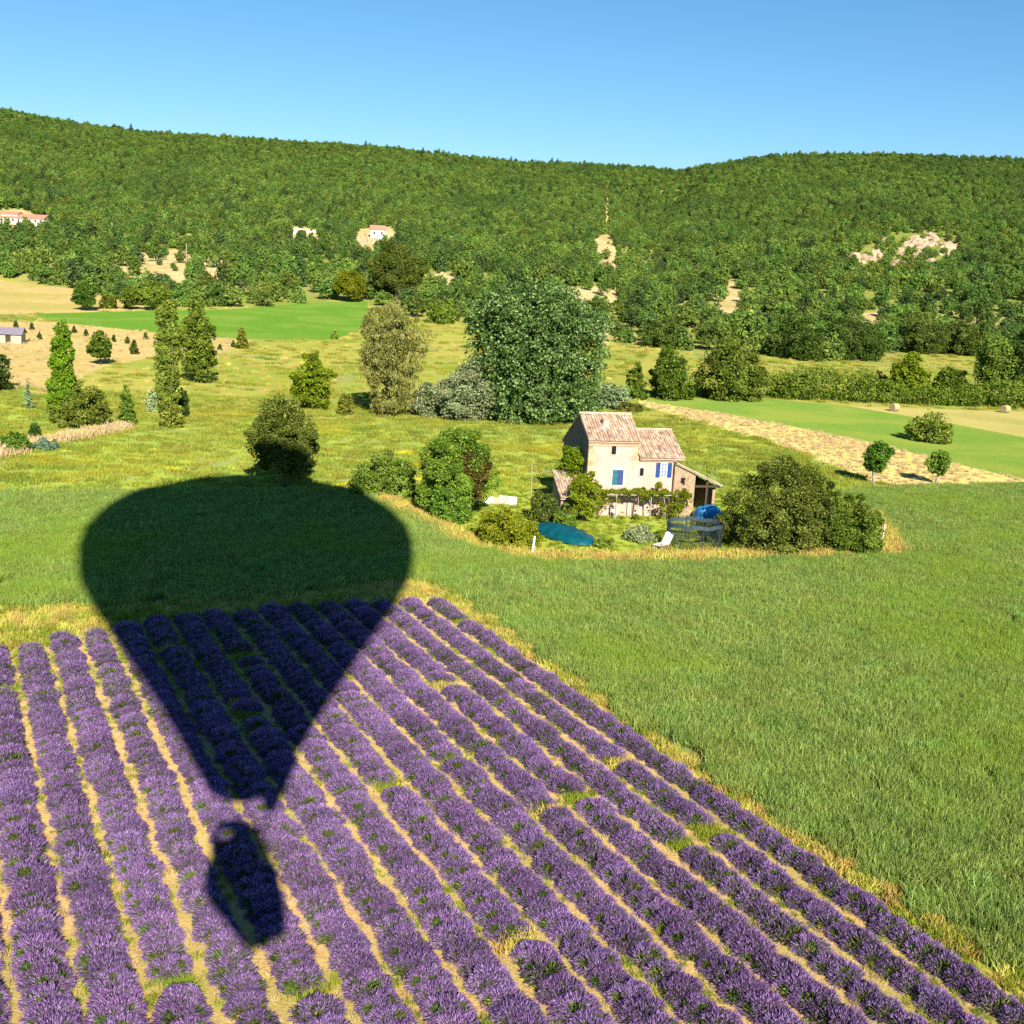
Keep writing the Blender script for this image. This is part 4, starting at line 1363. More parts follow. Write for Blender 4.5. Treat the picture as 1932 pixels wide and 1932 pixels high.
def roof_pair(x0, x1, ya, za, yr, zr, yb, zb, oh=0.30):
    """roof board with tiles on both slopes and a ridge"""
    sf = (zr - za) / (yr - ya)
    sb = (zr - zb) / (yb - yr)
    ye, ze = ya - oh, za - oh * sf
    yf, zf = yb + oh, zb - oh * sb
    mb = MB()
    mb.prism([(ye, ze), (yr, zr), (yf, zf), (yf, zf + 0.10), (yr, zr + 0.12), (ye, ze + 0.10)], 'x', x0 - 0.16, x1 + 0.16, 0.4)
    r = mb.build('roof', TILE, house)
    tiles(x0 - 0.18, x1 + 0.18, ye - 0.04, ze + 0.10, yr, zr + 0.12, r)
    tiles(x0 - 0.18, x1 + 0.18, yf + 0.04, zf + 0.10, yr, zr + 0.12, r, 'back_tiles', 0.3, 0.8)
    mb = MB()
    nseg = int((x1 - x0) / 0.45)
    for k in range(nseg):
        a, b = x0 - 0.18 + k * (x1 - x0 + 0.36) / nseg, x0 - 0.18 + (k + 1.08) * (x1 - x0 + 0.36) / nseg
        mb.tube([(a, yr, zr + 0.13), (b, yr, zr + 0.15)], [0.14, 0.12], 8, float(np.clip(rng.normal(0.75, 0.2), 0, 1)))
    mb.build('ridge_cap', TILE, r)
    return r


troof = roof_pair(0, TX, 0, TE, TRY, TR, TD, TB)
lroof = roof_pair(TX + 0.36, LX + 0.75, 0.12, LE, LRY, LR, LD, LB)
mb = MB()
mb.box(-0.08, TX + 0.08, -0.16, -0.003, TE - 0.30, TE - 0.12, 0.5)
mb.box(-0.08, TX + 0.08, -0.09, -0.003, TE - 0.46, TE - 0.303, 0.6)
mb.build('cornice', QUOIN, house)
mb = MB()
mb.box(TX + 0.35, LX + 0.05, -0.02, 0.117, LE - 0.30, LE - 0.12, 0.5)
mb.build('low_cornice', QUOIN, house)
# corner stones: each a part
qi = MB()
qi.box(-0.5, 0.5, -0.03, 0.03, -0.5, 0.5)
for side, x_, ztop, depth_ in ((1, 0.0, TE - 0.5, 0.0), (-1, TX, TE - 0.5, 0.0)):
    z = 0.1 if side > 0 else LE - 0.6
    k_ = 0
    while z < ztop - 0.2:
        hh = rng.uniform(0.30, 0.42)
        ww = (0.62 if k_ % 2 else 0.36) * rng.uniform(0.85, 1.15)
        m_ = MB()
        m_.box(x_ - 0.012 if side > 0 else x_ - ww, x_ + ww if side > 0 else x_ + 0.006, -0.022, 0.03, z, z + hh - 0.03, float(np.clip(rng.normal(0.5, 0.25), 0, 1)))
        m_.build('quoin', QUOIN, house)
        z += hh
        k_ += 1
# chimney
ch = MB()
ch.box(1.55, 2.05, 1.35, 1.85, 6.6, 8.15)
c_ = ch.build('chimney', PLASTER, house)
m_ = MB()
m_.box(1.49, 2.11, 1.29, 1.91, 8.152, 8.24)
m_.build('chimney_cap', QUOIN, c_)


def window(x, z, w_, h_, yf, parts):
    """a real opening look: dark recess box framed proud of the wall"""
    f = MB()
    t = 0.07
    for (a, b, c, d) in ((x - t, x + w_ + t, z + h_, z + h_ + t), (x - t, x + w_ + t, z - t, z), (x - t, x, z, z + h_), (x + w_, x + w_ + t, z, z + h_)):
        f.box(a, b, yf - 0.05, yf + 0.02, c, d)
    fr = f.build('window', parts['frame'], house)
    p_ = MB()
    p_.box(x, x + w_, yf - 0.012, yf + 0.015, z, z + h_)
    p_.build('pane', parts['pane'], fr)
    return fr


window(2.0, 5.40, 0.40, 0.72, 0.0, dict(frame=PLASTER, pane=GLASS))
window(4.72, 3.55, 0.34, 0.68, 0.12, dict(frame=PLASTER, pane=GLASS))
# closed teal shutters on the tall block
fr = window(2.22, 2.75, 0.98, 1.32, 0.0, dict(frame=WHITE, pane=GLASS))
for k in range(2):
    s_ = MB()
    x0 = 2.23 + k * 0.49
    s_.box(x0, x0 + 0.475, -0.10, -0.052, 2.76, 4.06)
    for q in range(3):
        s_.box(x0 + 0.02, x0 + 0.455, -0.125, -0.102, 2.88 + q * 0.5, 2.96 + q * 0.5)
    s_.build('shutter', TEALP if k == 0 else BLUEF, house)
# open blue shutters on the low wing
fr = window(6.62, 3.50, 0.52, 1.18, 0.12, dict(frame=WHITE, pane=PANE))
m_ = MB()
m_.box(6.86, 6.90, 0.05, 0.10, 3.50, 4.68)
for q in range(3):
    m_.box(6.622, 7.138, 0.06, 0.095, 3.75 + q * 0.29, 3.79 + q * 0.29)
m_.build('glazing_bar', WHITE, fr)
for x0 in (6.17, 7.22):
    s_ = MB()
    s_.box(x0, x0 + 0.38, 0.03, 0.10, 3.46, 4.72)
    s_.box(x0 + 0.03, x0 + 0.35, 0.005, 0.028, 3.65, 3.73)
    s_.box(x0 + 0.03, x0 + 0.35, 0.005, 0.028, 4.42, 4.50)
    s_.build('shutter', BLUE, house)
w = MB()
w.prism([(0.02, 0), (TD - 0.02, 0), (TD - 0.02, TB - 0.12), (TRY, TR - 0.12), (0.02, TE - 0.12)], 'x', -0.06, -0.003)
w.build('gable_shade_panel', solid_mat('shade_darkened_rubble', (0.13, 0.10, 0.08), (0.27, 0.21, 0.16), 2.0, 0.95, 0.6), house)  # thin rubble facing, its stone colour darkened to deepen the gable's shade
# gable side: narrow dark opening
g_ = MB()
g_.box(-0.09, -0.055, 4.4, 5.2, 2.2, 3.6)
g_.build('gable_window', WOODD, house)
# lean-to: stone wall, open bay, single slope roof
zl = lambda x: 4.72 - (x - LX) * 0.445
m_ = MB()
m_.prism([(LX + 0.003, 0), (9.7, 0), (9.7, zl(9.7) - 0.05), (LX + 0.003, zl(LX) - 0.05)], 'y', -0.35, 0.0)
m_.build('stone_wall', RUBBLE, house)
m_ = MB()
m_.prism([(LX + 0.003, 0), (RX, 0), (RX, zl(RX) - 0.1), (LX + 0.003, zl(LX) - 0.1)], 'y', 4.2, 4.5)
m_.box(RX - 0.25, RX, 0.0, 4.198, 0, zl(RX) - 0.15)
m_.box(LX + 0.02, RX - 0.26, 4.0, 4.19, 0.0, 2.4)
m_.build('back_wall', RUBBLE, house)
m_ = MB()
m_.prism([(LX + 0.01, zl(LX)), (RX + 0.35, zl(RX + 0.35)), (RX + 0.35, zl(RX + 0.35) + 0.12), (LX + 0.01, zl(LX) + 0.12)], 'y', -0.6, 4.6)
lt = m_.build('lean_to_roof', WOODL, house)
mb = MB()
for j in range(21):
    yc = -0.55 + j * 0.245
    for i in range(10):
        a, b = LX + 0.02 + i * 0.44, LX + 0.02 + (i + 1.1) * 0.44
        b = min(b, RX + 0.4)
        pts = []
        for x_, rr in ((a, 0.10), (b, 0.125)):
            for an in (0, 60, 120, 180):
                pts.append((x_, yc + rr * math.cos(math.radians(an)), zl(x_) + 0.13 + rr * math.sin(math.radians(an)) * 0.8))
        mb.add(pts, [(0, 1, 5, 4), (1, 2, 6, 5), (2, 3, 7, 6), (4, 5, 6, 7)], float(np.clip(rng.normal(0.5, 0.25), 0, 1)))
o = mb.build('roof_tiles', TILE, lt)
o['kind'] = 'stuff'
m_ = MB()
m_.box(10.75, 10.95, -0.35, -0.15, 0, zl(10.8) - 0.03)
m_.build('post', WOODD, house)
m_ = MB()
m_.box(9.71, RX + 0.2, -0.42, -0.22, zl(11.8) - 0.24, zl(11.8) - 0.06)
m_.build('beam', WOODD, house)
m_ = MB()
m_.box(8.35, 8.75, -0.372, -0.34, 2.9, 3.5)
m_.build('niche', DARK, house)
# stones proud of the lean-to wall
for q in range(60):
    x_ = rng.uniform(LX + 0.1, 9.4)
    z_ = rng.uniform(0.1, zl(x_ + 0.3) - 0.5)
    s_ = MB()
    wq, hq = rng.uniform(0.2, 0.42), rng.uniform(0.14, 0.26)
    s_.box(x_, x_ + wq, -0.35 - rng.uniform(0.015, 0.05), -0.345, z_, z_ + hq, float(rng.random()))
    s_.build('stone', QUOIN if rng.random() < 0.5 else RUBBLE, house)

HM = Matrix.Translation(hp) @ Matrix.Rotation(HR, 4, 'Z')


def hloc(x, y, z=0.0):
    return HM @ Vector((x, y, z))


# pergola with vines along the front
pg = thing('pergola', 'pergola of slim posts carrying a green vine along the house front', 'pergola', hloc(0.6, -1.6), HR)
PL = 8.0
for i in range(6):
    m_ = MB()
    xq = 0.1 + i * 1.55
    m_.box(xq - 0.04, xq + 0.04, -0.04, 0.04, 0, 2.15)
    m_.build('post', WOODL if i % 2 else WOODD, pg)
m_ = MB()
m_.box(0, PL, -0.05, 0.05, 2.152, 2.24)
m_.build('rail', WOODL, pg)
for i in range(9):
    m_ = MB()
    m_.box(0.1 + i * 0.95, 0.18 + i * 0.95, 0.0, 1.5, 2.242, 2.31)
    m_.build('rafter', WOODL, pg)
bl = []
for i in range(44):
    xq = rng.uniform(0.2, PL)
    if 2.6 < xq < 3.0:
        continue
    bl.append((xq, rng.uniform(0.0, 0.6), 2.32 + rng.normal(0, 0.08), rng.uniform(0.3, 0.55), 0.4, rng.uniform(0.15, 0.28)))
for xq, zz_, s_ in ((5.3, 1.7, .45), (6.9, 1.75, .6), (7.6, 1.5, .6), (7.3, 1.0, .4), (5.3, 2.9, .22), (5.35, 3.2, .18), (8.1, 1.9, .5), (4.0, 1.8, .3), (0.8, 1.7, .5), (0.5, 1.1, .45), (1.5, 1.9, .4), (6.2, 1.2, .45), (2.2, 0.35, .35), (5.9, 0.4, .4), (7.0, 0.5, .45), (3.4, 0.3, .3)):
    bl.append((xq, 0.0, zz_, s_, 0.35, s_))
V, Fq, T = crown_np(bl, 0.19, 9500, tuft=0.8)
link('vine', np_mesh('vine', V, Fq, LEAF['bright'], T), pg)
for k in range(4):
    m_ = MB()
    xq = 3.6 + k * 1.15
    m_.tube([(xq, 0.1, -0.1), (xq + rng.normal(0, .1), 0.2, 1.1), (xq + rng.normal(0, .15), 0.1, 2.2)], [0.05, 0.04, 0.03], 5)
    m_.build('vine_stem', PALE_BARK, pg)

# tiled shed left of the house
sp = hloc(-2.4, -0.8)
sh = thing('shed', 'low stone shed with one sloping pink tiled roof beside the gable', 'shed', sp, HR)
m_ = MB()
m_.prism([(0, 0), (3.0, 0), (3.0, 3.25), (0, 1.75)], 'x', 0.0, 2.1)
m_.build('wall', RUBBLE, sh)
m_ = MB()
m_.prism([(-0.3, 1.60), (3.2, 3.35), (3.2, 3.45), (-0.3, 1.70)], 'x', -0.12, 2.22)
r_ = m_.build('roof', TILE, sh)
tiles(-0.15, 2.25, -0.34, 1.70, 3.2, 3.45, r_)
m_ = MB()
m_.box(0.9, 1.6, -0.03, 0.02, 0.05, 1.5)
m_.build('door', WOODD, sh)

# white garden wall, posts and pole
p = spot(935, 951)
gw = thing('garden_wall', 'short broken white wall behind the yellow green bush', 'wall', p, 0.12)
x_ = -1.7
while x_ < 1.6:
    wq = rng.uniform(0.28, 0.5)
    m_ = MB()
    m_.box(x_, x_ + wq - 0.02, -0.14, 0.14, 0, rng.uniform(0.55, 0.85))
    m_.build('block', WHITE if rng.random() < 0.75 else STONE, gw)
    x_ += wq


def post(name, label, base, hpx, r, mat, lean=0.0):
    p = spot(*base)
    m_ = MB()
    H = hpx / ppm(p)
    m_.tube([(0, 0, -0.1), (lean * H * 0.5, 0, H * 0.5), (lean * H, 0, H)], [r, r * 0.95, r * 0.9], 8)
    o = link(name, m_.mesh(name, mat))
    o.location = p
    return tag(o, label, 'post')


post('fence_post', 'white post at the front tip of the garden below the bush', (1003, 1054), 44, 0.09, WHITE, 0.08)
post('fence_post', 'slim white post at the right tip of the garden', (1664, 1024), 36, 0.06, WHITE, 0.05)
post('pole', 'thin pale pole standing behind the dark garden shrub', (1002, 945), 72, 0.05, WOODL, -0.03)

# teal tarpaulin on a long low hump
a, b = spot(1022, 996), spot(1112, 1031)
mid_p = (a + b) / 2
ang = math.atan2((b - a).y, (b - a).x)
La = (b - a).length / 2 * 1.06
nu, nv = 26, 12
Vv, Ff = [], []
for i in range(nu + 1):
    for j in range(nv + 1):
        u_, v_ = -1 + 2 * i / nu, -1 + 2 * j / nv
        wv = math.sqrt(max(0.0, 1 - u_ * u_)) ** 0.8
        z_ = 0.10 + 0.75 * wv * (1 - v_ * v_) ** 0.7 + 0.05 * math.sin(u_ * 19 + v_ * 5) * wv
        Vv.append((u_ * La, v_ * 1.75 * wv, z_))
for i in range(nu):
    for j in range(nv):
        q = i * (nv + 1) + j
        Ff.append((q, q + 1, q + nv + 2, q + nv + 1))
TARP = solid_mat('teal_tarp', (0.0, 0.065, 0.085), (0.004, 0.12, 0.15), 2.5, 0.45, 0.3)
tp = thing('teal_tarpaulin', 'teal tarpaulin stretched over a long low hump in the garden', 'tarpaulin', mid_p, ang)
sheet = link('sheet', np_mesh('sheet', Vv, [f[::-1] for f in Ff], TARP, smooth=True), tp)
sd = sheet.modifiers.new('thickness', 'SOLIDIFY')
sd.thickness = 0.03
m_ = MB()
m_.tube([(math.cos(t_) * La * 1.01, math.sin(t_) * 1.75, 0.12) for t_ in np.linspace(0.15, 2.9, 22)], [0.06] * 22, 6)
m_.build('rim', WHITE, tp)

# blue tarpaulin over a pile below the lean-to
BT = solid_mat('blue_tarp', (0.012, 0.18, 0.46), (0.04, 0.34, 0.70), 2.0, 0.4, 0.3)
bp = hloc(10.6, -1.6)
Vv, Ff = [], []
for i in range(17):
    for j in range(9):
        u_, v_ = -1 + i / 8, -1 + j / 4
        e_ = max(0, 1 - u_ ** 4) * max(0, 1 - v_ ** 4)
        Vv.append((u_ * 1.25, v_ * 0.7, 0.12 + 1.15 * e_ ** 0.5 + 0.12 * math.sin(u_ * 9 + v_ * 4) * e_ + 0.08 * u_))
for i in range(16):
    for j in range(8):
        q = i * 9 + j
        Ff.append((q, q + 9, q + 10, q + 1))
bt = thing('blue_tarpaulin', 'crumpled bright blue tarpaulin over a pile before the lean to', 'tarpaulin', bp, HR)
sheet = link('sheet', np_mesh('sheet', Vv, Ff, BT, smooth=True), bt)
sd = sheet.modifiers.new('thickness', 'SOLIDIFY')
sd.thickness = 0.02
for k in range(3):
    m_ = MB()
    m_.tube([(-0.9 + k * 0.25, 0.1 * k, 0.14 + 0.2 * k), (0.9, 0.1 * k, 0.14 + 0.2 * k)], [0.1, 0.09], 7)
    m_.build('log', WOODL, bt)

# dark mesh enclosure
NETM = solid_mat('dark_net', (0.02, 0.035, 0.04), (0.05, 0.075, 0.085), 8, 0.8, 0.1)
BAND = solid_mat('slate_band', (0.03, 0.05, 0.06), (0.07, 0.10, 0.12), 3, 0.6, 0.1)
ep = spot(1308, 1030)
en = thing('mesh_enclosure', 'round dark mesh enclosure on slim posts with slate blue band', 'enclosure', ep)
RE = 2.15
for k in range(8):
    t_ = k * math.pi / 4 + 0.2
    m_ = MB()
    m_.tube([(RE * math.cos(t_), RE * 0.8 * math.sin(t_), -0.05), (RE * math.cos(t_), RE * 0.8 * math.sin(t_), 2.0)], [0.045, 0.045], 6)
    m_.build('post', NETM, en)
m_ = MB()
segs = 32
for k in range(segs):
    t0, t1 = 2 * math.pi * k / segs, 2 * math.pi * (k + 1) / segs
    for (za, zb) in ((1.70, 2.0),):
        vs_ = []
        for rr in (RE + 0.02, RE - 0.02):
            for t_, z_ in ((t0, za), (t1, za), (t1, zb), (t0, zb)):
                sag = 0.12 * math.sin(t_ * 4) ** 2
                vs_.append((rr * math.cos(t_), rr * 0.8 * math.sin(t_), z_ - sag))
        m_.add(vs_, [(0, 1, 2, 3), (7, 6, 5, 4), (3, 2, 6, 7), (1, 0, 4, 5)])
m_.build('band', BAND, en)
m_ = MB()
for k in range(96):                      # the mesh itself: crossing cords
    t0 = 2 * math.pi * k / 96
    m_.tube([(RE * math.cos(t0), RE * 0.8 * math.sin(t0), 0.05), (RE * math.cos(t0 + 0.12), RE * 0.8 * math.sin(t0 + 0.12), 1.75)], [0.012, 0.012], 3, cap=False)
    m_.tube([(RE * math.cos(t0), RE * 0.8 * math.sin(t0), 0.05), (RE * math.cos(t0 - 0.12), RE * 0.8 * math.sin(t0 - 0.12), 1.75)], [0.012, 0.012], 3, cap=False)
m_.build('net', NETM, en)
# white sun lounger
lp = spot(1252, 1034)
lo = thing('sun_lounger', 'white plastic sun lounger with raised back at the garden edge', 'sun lounger', lp, -0.7)
m_ = MB()
m_.box(-0.35, 0.35, -1.0, 0.25, 0.34, 0.40)
m_.build('seat', WHITE, lo)
m_ = MB()
m_.box(-0.35, 0.35, 0.0, 0.95, 0.0, 0.06, mat=Matrix.Translation((0, 0.26, 0.36)) @ Matrix.Rotation(math.radians(52), 4, 'X'))
m_.build('backrest', WHITE, lo)
for sx in (-1, 1):
    for yq in (-0.85, 0.15):
        m_ = MB()
        m_.box(sx * 0.30 - 0.03, sx * 0.30 + 0.03, yq - 0.03, yq + 0.03, 0, 0.338)
        m_.build('leg', WHITE, lo)

# white table and chairs before the pergola
tpos = spot(1135, 972)
tb = thing('garden_table', 'small white garden table before the pergola', 'table', tpos, 0.3)
m_ = MB()
m_.box(-0.6, 0.6, -0.4, 0.4, 0.70, 0.74)
m_.build('table_top', WHITE, tb)
for sx in (-1, 1):
    for sy in (-1, 1):
        m_ = MB()
        m_.box(sx * 0.52 - 0.03, sx * 0.52 + 0.03, sy * 0.33 - 0.03, sy * 0.33 + 0.03, 0, 0.698)
        m_.build('leg', WHITE, tb)
for k, (bx, by, rz, lab) in enumerate(((1158, 976, 0.8, 'white garden chair right of the small white table'), (1120, 968, -1.2, 'white garden chair left of the small white table'))):
    cp = spot(bx, by)
    cobj = thing('garden_chair', lab, 'chair', cp, rz, 'white chairs at the garden table')
    m_ = MB()
    m_.box(-0.24, 0.24, -0.24, 0.24, 0.42, 0.46)
    m_.build('seat', WHITE, cobj)
    m_ = MB()
    m_.box(-0.24, 0.24, 0.20, 0.24, 0.462, 0.92)
    m_.build('backrest', WHITE, cobj)
    for sx in (-1, 1):
        for sy in (-1, 1):
            m_ = MB()
            m_.box(sx * 0.2 - 0.02, sx * 0.2 + 0.02, sy * 0.18 - 0.02, sy * 0.18 + 0.02, 0, 0.418)
            m_.build('leg', WHITE, cobj)

# hay bales
HAY = solid_mat('hay', (0.40, 0.30, 0.12), (0.60, 0.47, 0.24), 6, 0.95, 0.6)
for base, lab in (((1687, 776), 'round hay bale at the near end of the pale hay field'), ((1896, 779), 'round hay bale near the right edge below the hedgerow')):
    p = spot(*base)
    m_ = MB()
    pr = [(0.7 * math.cos(t_), 0.7 + 0.7 * math.sin(t_)) for t_ in np.linspace(0, 2 * math.pi, 20, endpoint=False)]
    m_.prism(pr, 'x', -0.6, 0.6)
    o = m_.build('hay_bale', HAY)
    o.location = p
    o.rotation_euler = (0, 0, 0.5)
    tag(o, lab, 'hay bale', 'round hay bales')

# rubble wall at the left
rw0, rw1 = spot(-60, 868), spot(235, 806)
rw = thing('rubble_wall', 'low crumbling wall of pale stones at the left of the meadow', 'wall', rw0)
sm_ = []
for i in range(5):
    bm = bmesh.new()
    for c in unit(rng.normal(size=(12, 3))) * np.array([0.34, 0.26, 0.22]):
        bm.verts.new(c)
    bmesh.ops.convex_hull(bm, input=bm.verts)
    me = bpy.data.meshes.new('wall_stone')
    bm.to_mesh(me)
    bm.free()
    me.materials.append(RUBBLE if i % 2 else STONE)
    sm_.append(me)
for k in range(190):
    f = rng.random()
    q = rw0.lerp(rw1, f)
    o = link('stone', sm_[rng.integers(0, 5)], rw)
    o.location = (q.x - rw0.x + rng.normal(0, 0.3), q.y - rw0.y + rng.normal(0, 0.45), float(hfun(q.x, q.y)) - rw0.z + abs(rng.normal(0.1, 0.3)))
    o.rotation_euler = tuple(rng.uniform(0, 6, 3))
    s_ = rng.uniform(0.5, 1.3)
    o.scale = (s_, s_, s_)
rx = rng.random(260)
qx = np.array([rw0.lerp(rw1, f) for f in rx])
jx, jy = qx[:, 0] + rng.normal(0, 0.8, 260), qx[:, 1] + rng.normal(-0.3, 1.0, 260)
scatter('wall_grass', np.stack([jx, jy, hfun(jx, jy)], 1), np.stack([np.zeros(260)] * 2 + [rng.uniform(0, 6, 260)], 1), rng.uniform(1.0, 2.4, 260), rng.integers(0, 5, 260), scol, 'dry weeds growing along the rubble wall')

# hut at the left edge
p = spot(5, 646)
hu = thing('hut', 'small pale hut with lilac grey roof at the left edge', 'hut', p, 0.25)
m_ = MB()
m_.prism([(-2.5, 0), (2.5, 0), (2.5, 2.0), (0, 3.0), (-2.5, 2.0)], 'x', -4.5, 4.0)
m_.build('wall', STONE, hu)
m_ = MB()
m_.prism([(-2.9, 1.86), (0, 3.02), (2.9, 1.86), (2.9, 2.0), (0, 3.16), (-2.9, 2.0)], 'x', -4.8, 4.3)
m_.build('roof', solid_mat('lilac_tile', (0.22, 0.19, 0.24), (0.32, 0.28, 0.34), 2, 0.8, 0.2), hu)
m_ = MB()
m_.box(1.0, 2.0, -2.53, -2.48, 0, 1.8)
m_.build('door', WOODD, hu)


# houses on the hill
def hill_house(label, base, wpx, hgt, dep, rz, roofm, wallm, wing=0.0):
    p = spot(*base)
    s = ppm(p)
    Wd = wpx / s
    o = thing('hill_house', label, 'house', p, rz)
    m_ = MB()
    m_.prism([(0, -2), (dep, -2), (dep, hgt), (dep / 2, hgt + 1.8), (0, hgt)], 'x', -Wd / 2, Wd / 2)
    m_.build('wall', wallm, o)
    m_ = MB()
    m_.prism([(-0.4, hgt - 0.25), (dep / 2, hgt + 1.85), (dep + 0.4, hgt - 0.25), (dep + 0.4, hgt), (dep / 2, hgt + 2.15), (-0.4, hgt)], 'x', -Wd / 2 - 0.4, Wd / 2 + 0.4)
    m_.build('roof', roofm, o)
    nwin = max(2, int(Wd / 3))
    for k in range(nwin):
        xq = -Wd / 2 + (k + 0.5) * Wd / nwin
        m_ = MB()
        m_.box(xq - 0.45, xq + 0.45, -0.05, 0.02, hgt * 0.45, hgt * 0.45 + 1.3)
        m_.build('window', WOODD, o)
    if wing:
        m_ = MB()
        m_.prism([(1.0, -2), (dep - 1, -2), (dep - 1, hgt + 1.6), (dep / 2, hgt + 2.8), (1.0, hgt + 1.6)], 'x', -Wd * 0.28, -Wd * 0.28 + wing)
        m_.build('tower_wall', wallm, o)
        m_ = MB()
        m_.prism([(0.7, hgt + 1.45), (dep / 2, hgt + 2.85), (dep - 0.7, hgt + 1.45), (dep - 0.7, hgt + 1.7), (dep / 2, hgt + 3.1), (0.7, hgt + 1.7)], 'x', -Wd * 0.28 - 0.3, -Wd * 0.28 + wing + 0.3)
        m_.build('tower_roof', roofm, o)
    return o


WHITEW = solid_mat('pale_render', (0.66, 0.56, 0.46), (0.80, 0.71, 0.62), 1, 0.9, 0.1)
ROOFR = solid_mat('red_tile', (0.40, 0.19, 0.12), (0.55, 0.30, 0.20), 1, 0.85, 0.1)
hill_house('long white farmhouse with red roofs on the slope at the left edge', (30, 424), 112, 3.6, 8, -0.12, ROOFR, WHITEW, 9.0)
hill_house('small white house in a clearing halfway up the wooded hill', (713, 450), 28, 4.6, 7, 0.15, ROOFR, WHITEW)
p = spot(575, 441)
rn = thing('ruined_wall', 'pale ruined wall among trees left of the small hill house', 'wall', p, 0.0)
xq = -8.5
while xq < 8:
    wq = rng.uniform(0.9, 2.0)
    m_ = MB()
    m_.box(xq, xq + wq - 0.06, -0.4, 0.4, -1.5, rng.uniform(1.6, 3.4))
    m_.build('block', WHITEW, rn)
    xq += wq

for bx, by, hh_, lab in ((212, 446, 26, 'pale pole above the tan clearing, left of two on the wooded hill'), (352, 492, 32, 'pale pole at the tan clearing, right of two on the wooded hill')):
    post('utility_pole', lab, (bx, by), hh_, 0.16, PALE_BARK)

# rock outcrops: each boulder a part
ROCK = solid_mat('pale_rock', (0.36, 0.25, 0.15), (0.62, 0.47, 0.33), 0.35, 0.95, 0.6)
rock_me = []
for i in range(6):
    bm = bmesh.new()
    for c in unit(rng.normal(size=(26, 3))) * np.array([1, 0.8, 1.25]) * rng.uniform(0.75, 1.1, (26, 1)):
        bm.verts.new(c)
    bmesh.ops.convex_hull(bm, input=bm.verts)
    me = bpy.data.meshes.new('boulder')
    bm.to_mesh(me)
    bm.free()
    me.materials.append(ROCK)
    rock_me.append(me)


def outcrop(label, spots_, n, smin, smax):
    p0 = spot(*spots_[0])
    o = thing('rock_outcrop', label, 'rock', p0)
    for k in range(n):
        c = spots_[rng.integers(0, len(spots_))]
        q = spot(c[0] + rng.normal(0, 7), c[1] + rng.normal(0, 4))
        b = link('boulder', rock_me[rng.integers(0, 6)], o)
        s_ = rng.uniform(smin, smax)
        b.location = (q.x - p0.x, q.y - p0.y, q.z - p0.z - s_ * 0.05)
        b.rotation_euler = (rng.normal(0, .3), rng.normal(0, .3), rng.uniform(0, 6))
        b.scale = (s_ * rng.uniform(0.8, 1.5), s_ * rng.uniform(0.8, 1.3), s_ * rng.uniform(0.5, 0.95))


outcrop('largest pale rock outcrop on the wooded slope at the right', [(1655, 478), (1675, 462), (1690, 480), (1640, 490), (1615, 490), (1712, 462), (1730, 455), (1745, 465), (1735, 485), (1755, 450), (1780, 480), (1790, 465), (1760, 495), (1700, 500)], 170, 1.2, 3.8)
outcrop('scattered pale boulders right of the largest rock outcrop', [(1852, 440), (1868, 455), (1885, 470), (1840, 462)], 14, 0.8, 1.9)
outcrop('pale rocks below the small white hill house', [(686, 455), (692, 450), (680, 462)], 10, 0.7, 1.8)
outcrop('small pale rocks above the huge poplar crown on its left', [(830, 525), (845, 520), (815, 530)], 10, 0.6, 1.5)

# young saplings dotted along the bright field
SEED = [(110, 622), (140, 628), (162, 634), (60, 622), (75, 640), (215, 645), (240, 648), (275, 640), (30, 618), (440, 655), (415, 662)]
for k, (bx, by) in enumerate(SEED):
    plant('seedling', 'tiny dark seedling, %s from the left on the dry field' % ORD[sorted(range(11), key=lambda q: SEED[q][0]).index(k)], 'plant', (bx, by), 9, 13, 'cone', 'dark', group='tiny seedlings on the dry field', trunk=False)

# ------------------------------------------------------------------ the balloon that carries the camera and casts the big shadow
FAB = solid_mat('balloon_fabric', (0.35, 0.05, 0.04), (0.42, 0.07, 0.05), 0.5, 0.6, 0.05)
WICK = solid_mat('wicker', (0.22, 0.13, 0.06), (0.36, 0.23, 0.12), 12, 0.85, 0.4)
METAL = solid_mat('burner_metal', (0.35, 0.35, 0.36), (0.5, 0.5, 0.5), 6, 0.4, 0.05, metallic=0.8)
OFF = 2.9
shx, shy = -0.2409, 0.9706              # horizontal direction the light travels
bx0, by0 = -OFF * shx, -OFF * shy
DZ = (OFF - 1.0) * 0.593
bal = thing('hot_air_balloon', 'hot air balloon overhead whose shadow lies on the field', 'balloon', (bx0, by0, CAM_H + DZ), 0.2433)
prof = [(5.0, 1.30), (6.9, 2.15), (10.0, 3.6), (12.9, 5.05), (16.6, 6.95), (19.9, 8.7), (23.2, 10.2), (25.3, 10.9), (27.5, 11.45), (30.7, 11.75)]
for a in (15, 30, 45, 60, 75, 88):
    prof.append((30.7 + 11.9 * math.sin(math.radians(a)), 11.75 * math.cos(math.radians(a))))
NS = 48
Vv, Ff = [], []
for (z_, r_) in prof:
    lx = 0.05 + 0.62 * min(1, max(0, (z_ - 5) / 24))
    for k in range(NS):
        t_ = 2 * math.pi * k / NS
        g_ = 1 + 0.006 * math.cos(24 * t_)
        Vv.append((lx + r_ * g_ * math.cos(t_), r_ * g_ * math.sin(t_), z_))
for i in range(len(prof) - 1):
    for k in range(NS):
        Ff.append((i * NS + k, i * NS + (k + 1) % NS, (i + 1) * NS + (k + 1) % NS, (i + 1) * NS + k))
Ff.append(tuple(range((len(prof) - 1) * NS, len(prof) * NS)))
link('envelope', np_mesh('envelope', Vv, Ff, FAB, smooth=True), bal)
m_ = MB()
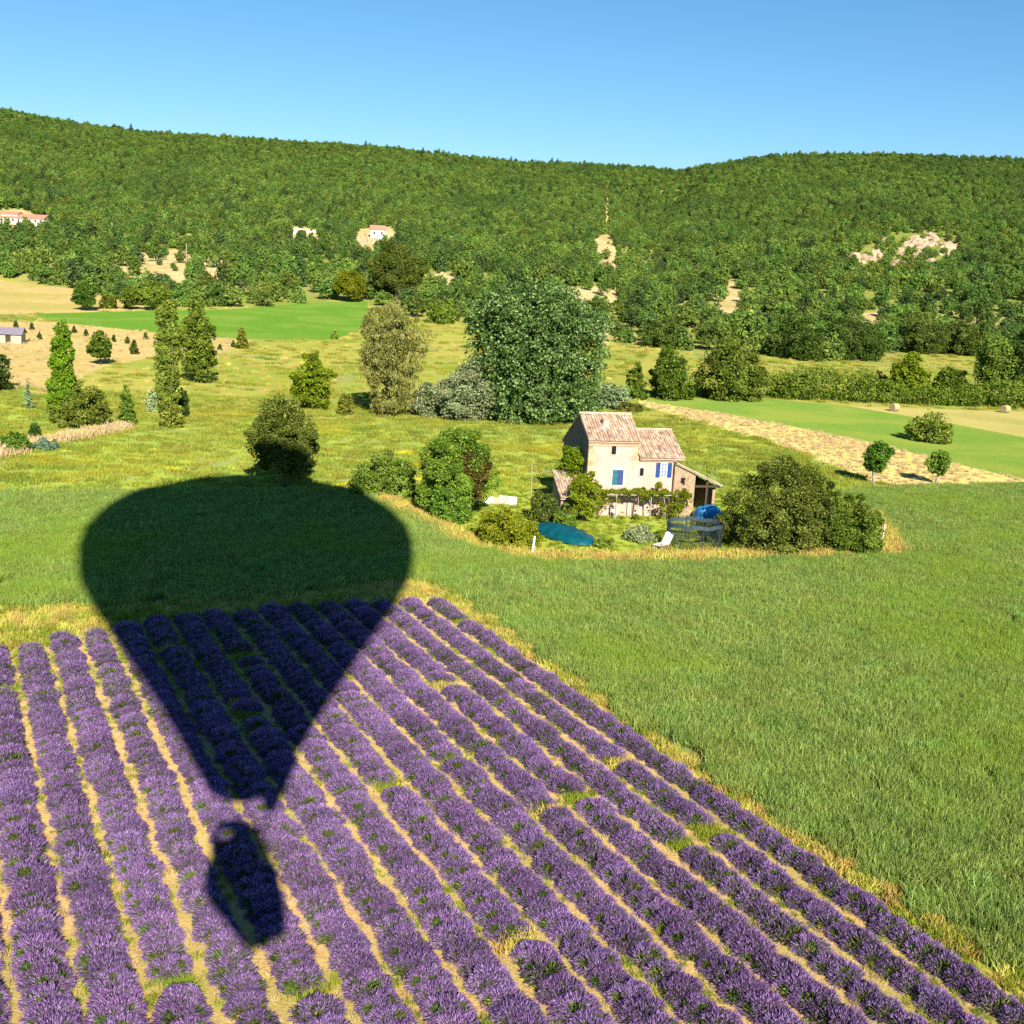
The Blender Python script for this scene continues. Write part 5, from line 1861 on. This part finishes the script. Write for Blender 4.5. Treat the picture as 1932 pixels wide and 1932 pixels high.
m_.prism([(0.30, 5.25), (0.60, 4.75), (0.84, 3.95), (1.07, 3.70), (1.32, 4.10), (1.78, 5.3), (2.25, 6.35), (0.6, 6.2)], 'y', -0.3, 0.3)
m_.build('scoop', FAB, bal)
BC = [(0.22, -2.165), (1.32, -1.235), (-0.07, 2.165), (-1.17, 1.235)]      # floor plan of the long basket
BF = -0.216
m_ = MB()
m_.prism(BC, 'z', BF, BF + 0.08)
for i in range(4):
    a_, b_ = Vector((*BC[i], 0)), Vector((*BC[(i + 1) % 4], 0))
    n_ = Vector((-(b_ - a_).y, (b_ - a_).x, 0)).normalized() * 0.07
    m_.prism([tuple(a_.xy), tuple(b_.xy), tuple((b_ + n_).xy), tuple((a_ + n_).xy)], 'z', BF + 0.082 + 0.0005 * i, BF + 1.1)
m_.build('basket', WICK, bal)
m_ = MB()
hc, hr_ = (-0.58, 2.80), 0.31
arc = [(hc[0] + hr_ * math.sin(t_), hc[1] + hr_ * math.cos(t_)) for t_ in np.linspace(0, math.pi, 9)]
m_.prism([(hc[0], 0.80), (0.2, 0.4), (1.30, 0.15), (1.15, 1.2), (0.82, 2.15), (0.70, 2.7), (0.35, 3.12), (-0.05, 3.3), (hc[0], 3.3)] + arc, 'y', -0.25, 0.25)
arc = [(hc[0] - hr_ * math.sin(t_), hc[1] + hr_ * math.cos(t_)) for t_ in np.linspace(0, math.pi, 9)]
m_.prism([(hc[0] - 0.001, 3.3), (-0.88, 3.12), (-1.06, 2.6), (-0.98, 2.1), (-1.1, 1.5), (-1.05, 0.9), (hc[0] - 0.001, 0.8)] + arc[::-1], 'y', -0.25, 0.25)
m_.build('shadow_cutout', FAB, bal)  # unseen panel added to cast the burner and passenger part of the shadow
m_ = MB()
for (sx, sy) in ((-1.15, 1.1), (1.2, -1.1), (0.2, -2.0), (-0.1, 2.0)):
    m_.tube([(sx, sy, BF + 1.0), (sx * 0.5, sy * 0.3, 2.9), (sx * 1.1, sy * 0.8, 5.2)], [0.03, 0.025, 0.012], 5)
m_.build('rigging', METAL, bal)
print('objects', len(scene.objects))
